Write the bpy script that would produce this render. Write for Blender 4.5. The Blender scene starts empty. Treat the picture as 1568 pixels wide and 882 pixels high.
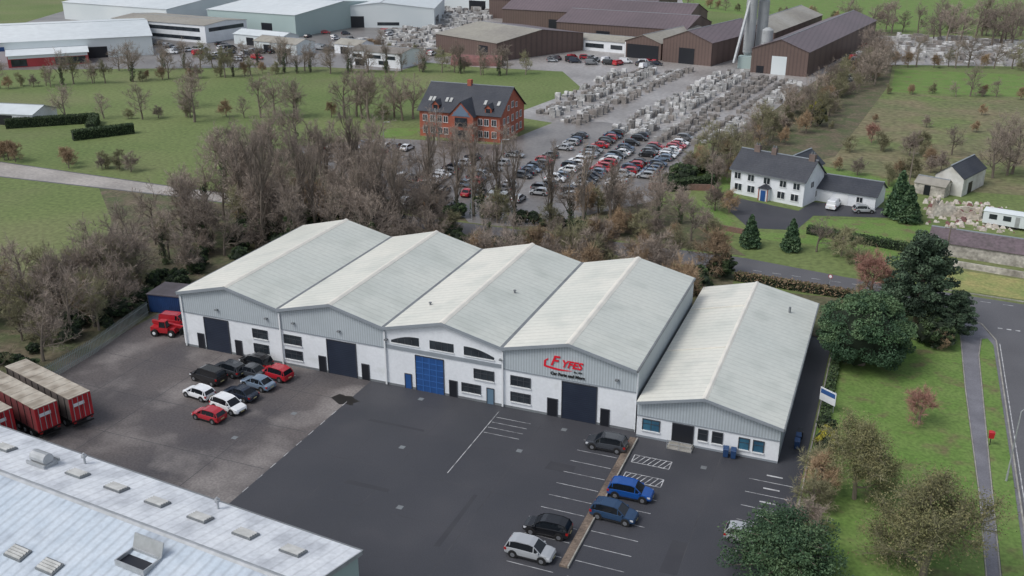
import bpy, math, random
import numpy as np
from mathutils import Vector
rnd=random.Random(7)
D=bpy.data
SC=bpy.context.scene
COL=SC.collection
# ------------------------------------------------------------------ materials
MATS={}
def mat(name,c1,c2=None,scale=1.0,rough=.85,fine=0.0,fscale=8.0,metal=0.0,coords='pos',rnd_amt=0.0,bump=0.0,rib=None,spec=None,lo=.35,hi=.65,c3=None,s3=.1,lo3=.5,hi3=.7,detail=4):
    if name in MATS: return MATS[name]
    m=D.materials.new(name); m.use_nodes=True; nt=m.node_tree; N=nt.nodes; L=nt.links
    b=N['Principled BSDF']; b.inputs['Roughness'].default_value=rough; b.inputs['Metallic'].default_value=metal
    if spec is not None: b.inputs['Specular IOR Level'].default_value=spec
    if coords=='pos':
        g=N.new('ShaderNodeNewGeometry'); co=g.outputs['Position']
    else:
        g=N.new('ShaderNodeTexCoord'); co=g.outputs['Object']
    def noise(s,d=detail):
        n=N.new('ShaderNodeTexNoise'); n.inputs['Scale'].default_value=s; n.inputs['Detail'].default_value=d
        L.new(co,n.inputs['Vector']); return n.outputs['Fac']
    def ramp(f,a,bb):
        r=N.new('ShaderNodeMapRange'); r.inputs['From Min'].default_value=a; r.inputs['From Max'].default_value=bb; L.new(f,r.inputs['Value']); return r.outputs['Result']
    def mix(f,a,bb,mode='MIX'):
        x=N.new('ShaderNodeMix'); x.data_type='RGBA'; x.blend_type=mode
        if isinstance(f,(int,float)): x.inputs['Factor'].default_value=f
        else: L.new(f,x.inputs['Factor'])
        for s,v in ((6,a),(7,bb)):
            if isinstance(v,tuple): x.inputs[s].default_value=(*v[:3],1)
            else: L.new(v,x.inputs[s])
        return x.outputs[2]
    def mul(colr,val):
        x=N.new('ShaderNodeVectorMath'); x.operation='SCALE'; L.new(colr,x.inputs[0]) ; L.new(val,x.inputs['Scale']); return x.outputs[0]
    cur=mix(0.0,tuple(c1),tuple(c1))
    if c2 is not None: cur=mix(ramp(noise(scale),lo,hi),tuple(c1),tuple(c2))
    if c3 is not None: cur=mix(ramp(noise(s3,3),lo3,hi3),cur,tuple(c3))
    if fine>0:
        r=N.new('ShaderNodeMapRange'); r.inputs['From Min'].default_value=.3; r.inputs['From Max'].default_value=.7
        r.inputs['To Min'].default_value=1-fine; r.inputs['To Max'].default_value=1+fine
        L.new(noise(fscale,5),r.inputs['Value']); cur=mul(cur,r.outputs['Result'])
    if rnd_amt>0:
        oi=N.new('ShaderNodeObjectInfo'); r=N.new('ShaderNodeMapRange'); r.inputs['To Min'].default_value=1-rnd_amt; r.inputs['To Max'].default_value=1+rnd_amt
        L.new(oi.outputs['Random'],r.inputs['Value']); cur=mul(cur,r.outputs['Result'])
    h=None
    if rib:
        ax,pitch,amt,sharp=rib
        sp=N.new('ShaderNodeSeparateXYZ'); L.new(co,sp.inputs[0])
        a=N.new('ShaderNodeMath'); a.operation='MULTIPLY'; a.inputs[1].default_value=2*math.pi/pitch; L.new(sp.outputs[ax],a.inputs[0])
        s=N.new('ShaderNodeMath'); s.operation='SINE'; L.new(a.outputs[0],s.inputs[0])
        ab=N.new('ShaderNodeMath'); ab.operation='MULTIPLY_ADD'; ab.inputs[1].default_value=.5; ab.inputs[2].default_value=.5; L.new(s.outputs[0],ab.inputs[0])
        pw=N.new('ShaderNodeMath'); pw.operation='POWER'; pw.inputs[1].default_value=sharp; L.new(ab.outputs[0],pw.inputs[0])
        r=N.new('ShaderNodeMapRange'); r.inputs['To Min'].default_value=1+amt*.25; r.inputs['To Max'].default_value=1-amt
        L.new(pw.outputs[0],r.inputs['Value']); cur=mul(cur,r.outputs['Result']); h=pw.outputs[0]
    L.new(cur,b.inputs['Base Color'])
    if bump>0:
        bp=N.new('ShaderNodeBump'); bp.inputs['Strength'].default_value=bump; bp.inputs['Distance'].default_value=.03
        L.new(h if h is not None else noise(fscale),bp.inputs['Height']); L.new(bp.outputs[0],b.inputs['Normal'])
    MATS[name]=m; return m

grass=mat('grass',(.115,.165,.048),(.155,.195,.068),.03,.95,.25,1.1,c3=(.18,.175,.09),s3=.018)
lawn=mat('lawn_grass',(.115,.205,.042),(.15,.225,.06),.25,.95,.25,2.5,c3=(.15,.14,.065),s3=.35,lo3=.54,hi3=.70)
scrub=mat('scrub_ground',(.125,.105,.068),(.085,.105,.045),.2,.95,.35,1.5,c3=(.16,.13,.09),s3=.3)
rough_past=mat('rough_pasture',(.14,.155,.07),(.20,.17,.10),.08,.95,.35,.7,c3=(.13,.18,.055),s3=.05)
drygrass=mat('dry_grass',(.33,.30,.12),(.20,.25,.08),.3,.95,.25,2)
asphalt=mat('asphalt',(.046,.048,.057),(.056,.057,.066),.12,.62,.2,10,c3=(.075,.074,.082),s3=.06,lo3=.52,hi3=.75)
worn=mat('worn_concrete',(.125,.110,.106),(.074,.068,.072),.10,.7,.25,4,c3=(.23,.21,.20),s3=.11,lo3=.5,hi3=.66)
wetlot=mat('wet_tarmac',(.24,.225,.215),(.16,.15,.145),.07,.4,.2,1.2)
concyard=mat('yard_concrete',(.37,.355,.345),(.25,.235,.225),.05,.4,.25,.9)
roadm=mat('road_asphalt',(.125,.125,.135),(.10,.10,.108),.1,.7,.15,6)
pathm=mat('path_asphalt',(.20,.20,.225),(.15,.15,.17),.4,.7,.15,6)
lanem=mat('lane_surface',(.42,.39,.36),(.30,.28,.26),.1,.6,.2,1.5)
kerbm=mat('kerb_concrete',(.38,.37,.34),(.26,.25,.22),.8,.85,.15,6)
wallstrip=mat('leafy_kerb',(.20,.155,.12),(.11,.085,.07),.6,.9,.35,4)
paint=mat('road_paint',(.52,.53,.54),(.16,.16,.17),1.1,.7,.1,9,lo=.45,hi=.68)
paintw=mat('road_paint_fresh',(.62,.63,.64),(.25,.25,.26),1.5,.7,.1,9)
puddle=mat('puddle_water',(.02,.018,.016),None,rough=.3)
white=mat('white_render',(.80,.83,.86),(.73,.76,.79),.35,.8,.04,3,c3=(.62,.65,.65),s3=.5,lo3=.62,hi3=.85)
clad=mat('wall_cladding',(.45,.50,.53),(.41,.46,.49),.15,.5,.03,2,rib=(0,.32,.20,2),bump=.3)
cladY=mat('side_cladding',(.45,.50,.52),(.40,.45,.47),.15,.5,.03,2,rib=(1,.32,.2,2),bump=.3)
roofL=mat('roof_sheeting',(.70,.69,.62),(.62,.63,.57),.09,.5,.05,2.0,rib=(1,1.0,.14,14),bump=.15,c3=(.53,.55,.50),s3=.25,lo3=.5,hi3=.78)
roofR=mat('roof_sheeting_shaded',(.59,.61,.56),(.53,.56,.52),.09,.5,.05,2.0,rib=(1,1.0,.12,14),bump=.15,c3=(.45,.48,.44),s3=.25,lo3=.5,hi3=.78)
ridgem=mat('ridge_cap',(.78,.75,.67),(.68,.66,.60),.5,.5)
trim=mat('grey_trim',(.28,.31,.34),(.24,.27,.30),.5,.5)
gutter=mat('gutter_grey',(.20,.22,.23),(.15,.16,.17),.5,.6)
navy=mat('roller_shutter_navy',(.022,.032,.055),(.016,.024,.045),.5,.45,rib=(2,.25,.35,2),bump=.3)
blue=mat('blue_door_paint',(.022,.09,.28),(.018,.07,.22),.8,.4)
door_and_shade=mat('dark_door_and_shade',(.012,.014,.02),None,rough=.4)  # dark doors, and painted shade inside the open shed and hatch
glass=mat('window_glass',(.02,.025,.032),(.04,.05,.06),.7,.12)
bglass=mat('blue_window_glass',(.05,.16,.24),(.03,.09,.15),.6,.12)
frame=mat('window_frame',(.05,.055,.065),None,rough=.5)
wframe=mat('white_frame',(.75,.77,.78),None,rough=.5)
froof=mat('weathered_white_roof',(.70,.73,.76),(.57,.60,.64),.35,.5,.10,2.5,coords='obj',rib=(0,.95,.12,10),bump=.15,c3=(.42,.44,.47),s3=.35,lo3=.5,hi3=.8)
froof2=mat('weathered_grey_roof',(.48,.55,.62),(.55,.61,.67),.5,.4,.08,3,coords='obj',rib=(0,.95,.16,4),bump=.2,c3=(.38,.43,.49),s3=.3)
skyl=mat('skylight_sheet',(.50,.51,.50),(.36,.37,.36),1,.6)
galv=mat('galvanised_steel',(.46,.48,.50),(.36,.38,.39),1.2,.4,metal=.3)
red=mat('red_paint',(.5,.02,.03),(.38,.015,.022),1,.4)
shopred=mat('shop_front_red',(.42,.05,.06),(.34,.04,.045),.2,.5)
signred=mat('sign_red',(.70,.01,.03),None,rough=.5)
black=mat('black_rubber',(.012,.012,.012),None,rough=.7)
brick=mat('red_brick',(.42,.13,.08),(.33,.10,.065),.5,.9,.15,4)
slate=mat('slate_roof',(.032,.037,.050),(.047,.052,.064),.3,.55,.2,3,rib=(2,.3,.12,3))
brownclad=mat('brown_cladding',(.145,.098,.085),(.12,.083,.072),.05,.6,.05,1,rib=(0,1.2,.2,3))
brownroof=mat('brown_roof',(.155,.118,.128),(.125,.098,.105),.03,.5,.08,.5,rib=(0,1.5,.15,3))
greyroof=mat('fibre_cement_roof',(.32,.305,.26),(.25,.235,.21),.05,.8,.12,.8,c3=(.36,.35,.32),s3=.03)
paleroof=mat('pale_industrial_roof',(.66,.70,.71),(.56,.61,.63),.02,.6,.06,.4)
palewall=mat('pale_cladding',(.68,.73,.74),(.60,.66,.68),.05,.6)
greenwall=mat('pale_green_cladding',(.40,.50,.49),(.36,.46,.45),.05,.6)
rust=mat('rusty_roof',(.24,.11,.10),(.17,.09,.085),.3,.8,.2,1)
stone=mat('old_stone',(.52,.49,.44),(.28,.26,.23),.4,.95,.3,2)
block=mat('concrete_blocks',(.42,.42,.41),(.28,.28,.275),.22,.9,.3,.9,lo=.42,hi=.58,c3=(.62,.62,.61),s3=.3,lo3=.52,hi3=.6)
block2=mat('dark_blocks',(.27,.245,.225),(.18,.175,.17),.3,.9,.3,1)
tarp=mat('trailer_roof_sheet',(.48,.44,.37),(.36,.31,.25),.5,.7,.15,2,coords='obj',c3=(.22,.19,.15),s3=.5)
bark=mat('bark',(.19,.16,.13),None,rough=.95,rnd_amt=.25)
twig=mat('twigs',(.30,.25,.21),None,rough=.95,rnd_amt=.28)
twig2=mat('willow_twigs',(.34,.245,.155),None,rough=.95,rnd_amt=.28)
twigo=mat('olive_twigs',(.24,.23,.135),None,rough=.95,rnd_amt=.28)
ivy=mat('ivy_leaves',(.055,.095,.037),(.085,.125,.05),.5,.7,coords='obj',rnd_amt=.3,detail=1)
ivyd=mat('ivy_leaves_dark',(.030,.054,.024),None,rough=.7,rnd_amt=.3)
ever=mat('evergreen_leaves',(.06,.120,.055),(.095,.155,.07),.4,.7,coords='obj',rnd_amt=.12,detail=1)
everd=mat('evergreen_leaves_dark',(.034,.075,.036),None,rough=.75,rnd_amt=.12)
pineg=mat('pine_needles',(.06,.105,.062),(.085,.13,.075),.4,.8,coords='obj',rnd_amt=.1,detail=1)
pined=mat('pine_needles_dark',(.032,.056,.034),None,rough=.8)
ygreen=mat('yellow_leaves',(.38,.34,.04),(.25,.26,.04),.6,.8,coords='obj',detail=1)
olive=mat('olive_leaves',(.20,.20,.085),(.25,.23,.11),.6,.85,coords='obj',rnd_amt=.15,detail=1)
olived=mat('olive_leaves_dark',(.12,.13,.055),None,rough=.85,rnd_amt=.15)
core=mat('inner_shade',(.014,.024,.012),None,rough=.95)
# ------------------------------------------------------------------ mesh builder
class MB:
    def __init__(s): s.v=[];s.f=[];s.m=[]
    def poly(s,pts,m=0):
        n=len(s.v); s.v+= [tuple(p) for p in pts]; s.f.append(tuple(range(n,n+len(pts)))); s.m.append(m)
    def box(s,x0,x1,y0,y1,z0,z1,m=0):
        n=len(s.v)
        s.v+=[(x0,y0,z0),(x1,y0,z0),(x1,y1,z0),(x0,y1,z0),(x0,y0,z1),(x1,y0,z1),(x1,y1,z1),(x0,y1,z1)]
        for q in ((3,2,1,0),(4,5,6,7),(0,1,5,4),(1,2,6,5),(2,3,7,6),(3,0,4,7)):
            s.f.append(tuple(n+i for i in q)); s.m.append(m)
    def prism(s,pts,z0,z1,m=0):
        n=len(s.v);k=len(pts)
        a=sum(pts[i][0]*pts[(i+1)%k][1]-pts[(i+1)%k][0]*pts[i][1] for i in range(k))
        if a<0: pts=pts[::-1]
        s.v+=[(p[0],p[1],z0) for p in pts]+[(p[0],p[1],z1) for p in pts]
        s.f.append(tuple(n+k+i for i in range(k))); s.m.append(m)
        for i in range(k):
            j=(i+1)%k; s.f.append((n+i,n+j,n+k+j,n+k+i)); s.m.append(m)
    def hexa(s,b,t,m=0):
        n=len(s.v); s.v+=[tuple(p) for p in b]+[tuple(p) for p in t]
        for q in ((3,2,1,0),(4,5,6,7),(0,1,5,4),(1,2,6,5),(2,3,7,6),(3,0,4,7)):
            s.f.append(tuple(n+i for i in q)); s.m.append(m)
    def slab(s,p,t,m=0):
        s.hexa([(q[0],q[1],q[2]-t) for q in p],p,m)
    def tube(s,pts,rad,sides=5,m=0,cap=False):
        rings=[]
        for i,p in enumerate(pts):
            p=Vector(p); a=Vector(pts[max(0,i-1)]); b=Vector(pts[min(len(pts)-1,i+1)])
            d=(b-a).normalized(); x=d.orthogonal().normalized(); y=d.cross(x)
            n=len(s.v)
            for k in range(sides):
                t=2*math.pi*k/sides; q=p+(x*math.cos(t)+y*math.sin(t))*rad[i]; s.v.append(tuple(q))
            rings.append(n)
        for i in range(len(rings)-1):
            for k in range(sides):
                k2=(k+1)%sides; s.f.append((rings[i]+k,rings[i]+k2,rings[i+1]+k2,rings[i+1]+k)); s.m.append(m)
        if cap:
            s.f.append(tuple(rings[-1]+k for k in range(sides))); s.m.append(m)
            s.f.append(tuple(rings[0]+k for k in reversed(range(sides)))); s.m.append(m)
    def cyl(s,x,y,z0,z1,r,sides=12,m=0,r2=None):
        s.tube([(x,y,z0),(x,y,z1)],[r,r if r2 is None else r2],sides,m,True)
    def arr(s,V,m):
        n=len(s.v);k=V.shape[1]
        s.v+= [tuple(x) for x in V.reshape(-1,3).tolist()]
        for i in range(V.shape[0]):
            s.f.append(tuple(range(n+i*k,n+i*k+k)))
        if isinstance(m,int): s.m+=[m]*V.shape[0]
        else: s.m+=list(m)
    def mesh(s,name,mats,smooth=False):
        me=D.meshes.new(name); me.from_pydata(s.v,[],s.f)
        for x in mats: me.materials.append(x)
        me.polygons.foreach_set('material_index',s.m)
        if smooth: me.polygons.foreach_set('use_smooth',[True]*len(s.f))
        me.update(); return me
    def obj(s,name,mats,parent=None,loc=(0,0,0),rot=0,smooth=False):
        return add(name,s.mesh(name,mats,smooth),parent,loc,rot)
def add(name,data,parent=None,loc=(0,0,0),rot=0,scale=1):
    o=D.objects.new(name,data); COL.objects.link(o); o.location=loc; o.rotation_euler=(0,0,rot)
    o.scale=(scale,)*3 if isinstance(scale,(int,float)) else scale
    if parent: o.parent=parent
    return o
def empty(name,loc=(0,0,0),rot=0):
    o=add(name,None,None,loc,rot); o.empty_display_size=1; return o
def sheet(name,pts,z,m):
    b=MB(); a=sum(pts[i][0]*pts[(i+1)%len(pts)][1]-pts[(i+1)%len(pts)][0]*pts[i][1] for i in range(len(pts)))
    if a<0: pts=pts[::-1]
    b.poly([(x,y,z) for x,y in pts]); return b.obj(name,[m])
# ------------------------------------------------------------------ ground
sheet('ground',[(-3000,-400),(2500,-400),(2500,4000),(-3000,4000)],0,grass)
sheet('woodland_floor',[(-126,60),(-93,60),(-93,104),(-84,104),(-84,122),(-20,122),(-20,146),(-150,148),(-132,132),(-118,116),(-128,90)],.004,scrub)
sheet('roadside_scrub',[(-125,155),(-20,155),(-38,178),(-50,185),(-64,158),(-90,156),(-105,175),(-128,194),(-140,185)],.005,scrub)
sheet('field_boundary_scrub',[(-44,190),(-30,200),(-12,230),(-4,330),(-4,470),(-20,470),(-30,330)],.006,scrub)
sheet('rough_pasture',[(-28,205),(60,215),(60,318),(-6,318)],.004,rough_past)
sheet('yard_tarmac',[(-55.5,40),(-4,40),(-4,129),(-22,129),(-22,95),(-55.5,95)],.012,asphalt)
sheet('worn_yard_surface',[(-93,40),(-55.5,40),(-55.5,95),(-84,95),(-84,104),(-94,104)],.010,worn)
sheet('yard_puddle',[(-57.8,87.2),(-57.5,87.9),(-57.3,88.4),(-56.4,88.2),(-55.6,88.4),(-54.9,87.9),(-54.1,87.6),(-54.6,87.0),(-54.4,86.4),(-55.3,86.5),(-56,86.1),(-56.8,86.6)],.018,puddle)
sheet('road',[(-400,153),(-260,157),(-186,156),(-136,154),(-60,154),(-20,154),(-4,151),(10,150),(22,149),(60,147),(60,138),(28,138),(28,40),(16.3,40),(16.3,134),(13,141),(9,142.5),(-4,145),(-20,147),(-60,148),(-131,148),(-180,146),(-260,148),(-400,145)],.012,roadm)
sheet('lane',[(-400,152.5),(-260,156.5),(-186,155.5),(-136,153.5),(-105,153.5),(-105,148.5),(-131,148.5),(-180,146.5),(-260,148.5),(-400,145.5)],.020,lanem)
sheet('car_park',[(-132,192),(-116,208),(-100,211),(-88,212),(-84,240),(-72,246),(-46,240),(-40,205),(-42,180),(-58,157),(-64,154.5),(-70,154.5),(-72,157),(-90,158),(-104,170)],.016,wetlot)
sheet('block_yard',[(-98,244),(-84,240),(-46,232),(-36,240),(-30,300),(-24,350),(-16,450),(-60,470),(-110,400),(-150,345),(-170,320),(-140,316),(-108,318),(-92,290)],.010,concyard)
sheet('storage_yard',[(-290,330),(-200,310),(-170,330),(-180,440),(-110,520),(-130,600),(-270,540),(-300,420)],.008,concyard)
sheet('retail_yard',[(-330,230),(-262,262),(-190,296),(-160,298),(-160,330),(-240,420),(-420,420)],.012,wetlot)
sheet('far_yard',[(-14,372),(80,400),(80,470),(-20,455)],.008,concyard)
sheet('driveway',[(-30,187),(-27,179),(-22,170),(-14,172),(-12,182),(2,186),(1,192),(-13,191),(-15,184),(-29,189)],.012,asphalt)
sheet('lawn',[(-40,196),(-28,190),(-10,198),(2,196),(4,214),(-20,222),(-36,218)],.008,lawn)
sheet('garden_grass',[(-30,170),(-20,165),(8,162),(12,183),(0,184),(-12,180),(-14,170),(-22,168),(-28,178),(-34,184)],.007,lawn)
sheet('office_lawn',[(-120,206),(-112,213),(-112,222),(-122,218)],.02,lawn)
sheet('meadow',[(-3,320),(70,330),(70,372),(-3,365)],.003,lawn)
sheet('pasture_strip',[(-400,560),(-120,540),(-20,476),(200,520),(200,620),(-400,760)],.004,lawn)
sheet('roadside_dry_grass',[(9,152),(22,151),(60,149),(60,157),(11,161)],.02,drygrass)
b=MB(); b.prism([(-3.6,40),(-3.6,122),(-1.5,125),(9.5,141),(11.8,141),(12,117),(12.6,93),(12.6,40)],0,.10); b.obj('grass_verge',[lawn])
b=MB(); b.prism([(-3.8,125.5),(-22,131),(-22,140),(-4,141.5),(7,141)],0,.08); b.obj('rear_grass_verge',[scrub])
b=MB(); b.prism([(13.9,40),(14.0,100),(14.1,128),(14.6,133.5),(15.3,134),(15.9,132),(16.0,100),(15.7,40)],0,.12); b.obj('grass_strip',[lawn])
sheet('footpath',[(11.8,141.5),(12,117),(12.6,93),(12.6,40),(16.3,40),(16.3,134),(14.8,139)],.030,pathm)
def strip(b,pts,w,z0,z1,m=0):
    for (x0,y0),(x1,y1) in zip(pts[:-1],pts[1:]):
        dx,dy=x1-x0,y1-y0; l=math.hypot(dx,dy) or 1; nx,ny=-dy/l*w/2,dx/l*w/2
        b.prism([(x0+nx,y0+ny),(x1+nx,y1+ny),(x1-nx,y1-ny),(x0-nx,y0-ny)],z0,z1,m)
b=MB()
strip(b,[(-3.75,60),(-3.75,122)],.16,0,.15); strip(b,[(16.35,40),(16.35,133.8),(14.8,139),(10,142.2),(-4,144.8),(-20,146.8)],.16,0,.13)
strip(b,[(9.5,151),(22,150),(60,148)],.16,0,.13); strip(b,[(11.9,140),(12.1,117),(12.7,93),(12.7,60)],.1,0,.12); strip(b,[(13.8,60),(13.9,100),(14.0,128),(14.5,133.7)],.1,0,.135)
b.obj('kerb',[kerbm])
b=MB(); strip(b,[(-22,91.2),(-22,67.5)],.75,0,.22); strip(b,[(-21.55,91.2),(-21.55,67.5)],.12,0,.26,1); b.obj('low_kerb_wall',[wallstrip,kerbm])
b=MB()
def ln(x0,y0,x1,y1,w=.1,z=.020,m=0):
    dx,dy=x1-x0,y1-y0;l=math.hypot(dx,dy);nx,ny=-dy/l*w/2,dx/l*w/2
    b.poly([(x0+nx,y0+ny,z),(x0-nx,y0-ny,z),(x1-nx,y1-ny,z),(x1+nx,y1+ny,z)],m)
ln(-38,91.5,-38,77.5,.08)
for i in range(11): ln(-27,66.5+i*2.25,-22.6,66.5+i*2.25,.07)
for i in range(7): ln(-21.3,66.5+i*2.35,-16.8,66.5+i*2.35,.07)
for y0 in (83.0,86.6):
    for a,bb in (((-21,y0),(-17,y0)),((-21,y0+1.5),(-17,y0+1.5)),((-21,y0),(-21,y0+1.5)),((-17,y0),(-17,y0+1.5))): ln(*a,*bb,.09,.0205,1)
    for i in range(7): ln(-21+i*.57,y0,-20.4+i*.57,y0+1.5,.09,.021,1)
for i in range(12): ln(-9.0,75.5+i*1.25*1.0,-4.6,75.5+i*1.25,.08) if i%2==0 else ln(-7.4,75.5+i*1.25,-5.8,75.5+i*1.25,.22)
for i in range(4): ln(-37.8,86.5+i*1.2,-33.6,86.5+i*1.2,.07)
for i in range(6): ln(-71.2+i*1.1,88.8,-70.4+i*1.1,90.6,.1)
ln(-71.2,88.8,-65,88.8,.1)
for i in range(9): ln(-55.5,87-i*2.4,-55.5,86-i*2.4,.08)
for i in range(14): ln(-18+i*3,148.7-.06*i,-16.6+i*3,148.65-.06*i,.12,.02,1)
for i in range(8): ln(16.8+i*1.1,138.5,17.4+i*1.1,138.5,.3,.02,1)
for i in range(18): ln(22,40+i*5,22,43+i*5,.14,.02,1)
ln(16.75,60,16.75,133,.1,.02,1)
for i in range(24):
    ln(-66.8,176+i*2.4,-62,176+i*2.4,.1,.024) ; ln(-60.4,176+i*2.4,-55.8,176+i*2.4,.1,.024)
b.obj('painted_marking',[paint,paintw])
b=MB()
for x,y in ((-33,84),(-45,80),(-30,90),(-48,90.5),(-14,88),(-60,82),(-40,70),(-63,75)): b.box(x,x+.6,y,y+.6,.012,.022)
b.obj('drain_cover',[gutter])
b=MB()
for x,y,w,h in ((-47,72,5,.7),(-34,66,.6,9),(-29,82,3,1.6),(-51,84,7,.5),(-14,70,1.6,5),(-42,58,9,1)):
    b.poly([(x,y,.0165),(x+w,y+.1,.0165),(x+w-.1,y+h,.0165),(x+.1,y+h,.0165)])
b.obj('tarmac_patch',[mat('tarmac_repair',(.040,.041,.049),(.048,.049,.056),.5,.7)])
b=MB()
for x in (-49,-43.5,-32.5,-12.5): ln(x,50,x+.1,91.5,.06,.0155)
for y in (89.5,83.5,76,69): ln(-55,y,-22.6,y+.1,.05,.0158)
for y in (87,79,71): ln(-92,y,-56,y+.2,.08,.0158)
for x in (-85,-77,-62): ln(x,60,x,92,.08,.0155)
b.obj('tarmac_seam',[mat('seam_sealant',(.085,.085,.09),(.05,.05,.055),.6,.8)])
# ------------------------------------------------------------------ openings
def opening(W,x0,x1,z0,z1,y,kind,parts):
    f=parts['frame']; t=.09
    f.box(x0-t,x0,y-.09,y+.0,z0,z1+t); f.box(x1,x1+t,y-.09,y,z0,z1+t); f.box(x0,x1,y-.09,y,z1,z1+t)
    if kind in ('win','bwin'):
        f.box(x0-t-.06,x1+t+.06,y-.16,y,z0-.12,z0,1)
        parts['glass'].box(x0,x1,y-.03,y,z0,z1,0 if kind=='win' else 1)
        n=max(1,round((x1-x0)/.75))
        for i in range(1,n): xx=x0+(x1-x0)*i/n; f.box(xx-.03,xx+.03,y-.06,y-.03,z0,z1)
        if z1-z0>1.0: f.box(x0,x1,y-.065,y-.031,z0+(z1-z0)*.62,z0+(z1-z0)*.62+.05)
    elif kind=='roller': parts['door'].box(x0,x1,y-.04,y,z0,z1,0)
    elif kind=='bluer':
        parts['door'].box(x0,x1,y-.04,y,z0,z1,1)
        for i in range(1,4): xx=x0+(x1-x0)*i/4; parts['door'].box(xx-.05,xx+.05,y-.08,y-.04,z0,z1,2)
        for i in range(1,6): zz=z0+(z1-z0)*i/6; parts['door'].box(x0,x1,y-.075,y-.04,zz-.04,zz+.04,2)
    elif kind=='door': parts['door'].box(x0,x1,y-.05,y,z0,z1,2+1)
    elif kind=='bdoor': parts['door'].box(x0,x1,y-.05,y,z0,z1,1)
    elif kind=='ldoor': parts['door'].box(x0,x1,y-.05,y,z0,z1,4)
# ------------------------------------------------------------------ main warehouse
V=[-83.4,-68.0,-53.2,-38.0,-22.3]; R=[-75.7,-60.5,-45.5,-30.1]; YF,YB=92.75,121.9; HE,HR=7.75,9.6; ZC=4.85
wh=empty('industrial_warehouse')
b=MB()
b.box(V[0],V[4],YF,YF+.25,0,ZC,0)
for i in range(4):
    m=0 if i==2 else 1
    pts=[(V[i],ZC),(V[i+1],ZC),(V[i+1],HE-.12),(R[i],HR-.12),(V[i],HE-.12)]
    y=YF-.06 if m==1 else YF-.004
    b.poly([(x,y,z) for x,z in pts],m)
    if m==1: b.poly([(V[i],y,ZC),(V[i],YF+.1,ZC),(V[i+1],YF+.1,ZC),(V[i+1],y,ZC)],2)
    b.poly([(x,YB,z) for x,z in [(V[i],0),(V[i+1],0),(V[i+1],HE-.12),(R[i],HR-.12),(V[i],HE-.12)]][::-1],1)
b.poly([(V[0],YB,0),(V[0],YF,0),(V[0],YF,HE-.12),(V[0],YB,HE-.12)],3)
b.poly([(V[4],YF,0),(V[4],YB,0),(V[4],YB,HE-.12),(V[4],YF,HE-.12)],3)
b.box(V[4],V[4]+.06,YF-.06,YF+.5,0,HE-.2,0)
b.box(V[0],V[2],YF-.09,YF-.061,ZC,ZC+.14,2); b.box(V[3],V[4],YF-.09,YF-.061,ZC,ZC+.14,2)
b.box(V[2],V[3],YF-.10,YF-.005,4.95,5.4,2)
for x in (V[1],V[2],V[3]): b.box(x-.09,x+.09,YF-.26,YF-.1,.1,HE-.6,4)
b.box(V[0]+.3,V[0]+.45,YF-.22,YF-.1,.1,HE-.6,4)
b.box(V[0],V[4],YF-.03,YF,0,.3,5)
b.obj('walls',[white,clad,trim,cladY,wframe,gutter],wh)
b=MB(); c=MB(); yf=YF-.45; yb=YB+.2
for i in range(4):
    a,r,e=V[i],R[i],V[i+1]
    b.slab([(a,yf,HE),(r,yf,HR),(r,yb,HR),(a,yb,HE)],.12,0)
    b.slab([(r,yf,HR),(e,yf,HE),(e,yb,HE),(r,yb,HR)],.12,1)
    c.hexa([(r-.42,yf-.02,HR-.08),(r+.42,yf-.02,HR-.08),(r+.42,yb+.02,HR-.08),(r-.42,yb+.02,HR-.08)],[(r-.1,yf-.02,HR+.10),(r+.1,yf-.02,HR+.10),(r+.1,yb+.02,HR+.10),(r-.1,yb+.02,HR+.10)],0)
    for (x0,z0),(x1,z1) in (((a,HE),(r,HR)),((r,HR),(e,HE))):
        c.hexa([(x0,yf-.06,z0-.36),(x1,yf-.06,z1-.36),(x1,yf-.003,z1-.36),(x0,yf-.003,z0-.36)],[(x0,yf-.06,z0+.03),(x1,yf-.06,z1+.03),(x1,yf-.003,z1+.03),(x0,yf-.003,z0+.03)],1)
        c.hexa([(x0,yf,z0-.20),(x1,yf,z1-.20),(x1,YF-.07,z1-.20),(x0,YF-.07,z0-.20)],[(x0,yf,z0-.14),(x1,yf,z1-.14),(x1,YF-.07,z1-.14),(x0,YF-.07,z0-.14)],1)
for x in V[1:4]: c.box(x-.24,x+.24,yf,yb,HE-.05,HE+.05,2)
c.box(V[0]-.2,V[0]-.002,yf,yb,HE-.25,HE-.02,2); c.box(V[4]+.002,V[4]+.2,yf,yb,HE-.25,HE-.02,2)
for x,y in ((-50.2,99),(-41.8,106)):
    z=HR-abs(x-min(R,key=lambda q:abs(q-x)))*(HR-HE)/7.6
    c.cyl(x,y,z-.1,z+.3,.12,8,2); c.cyl(x,y,z+.3,z+.38,.2,8,2)
b.obj('roof',[roofL,roofR],wh); c.obj('roof_trim',[ridgem,trim,gutter],wh)
P={'frame':MB(),'glass':MB(),'door':MB()}
y=YF
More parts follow.
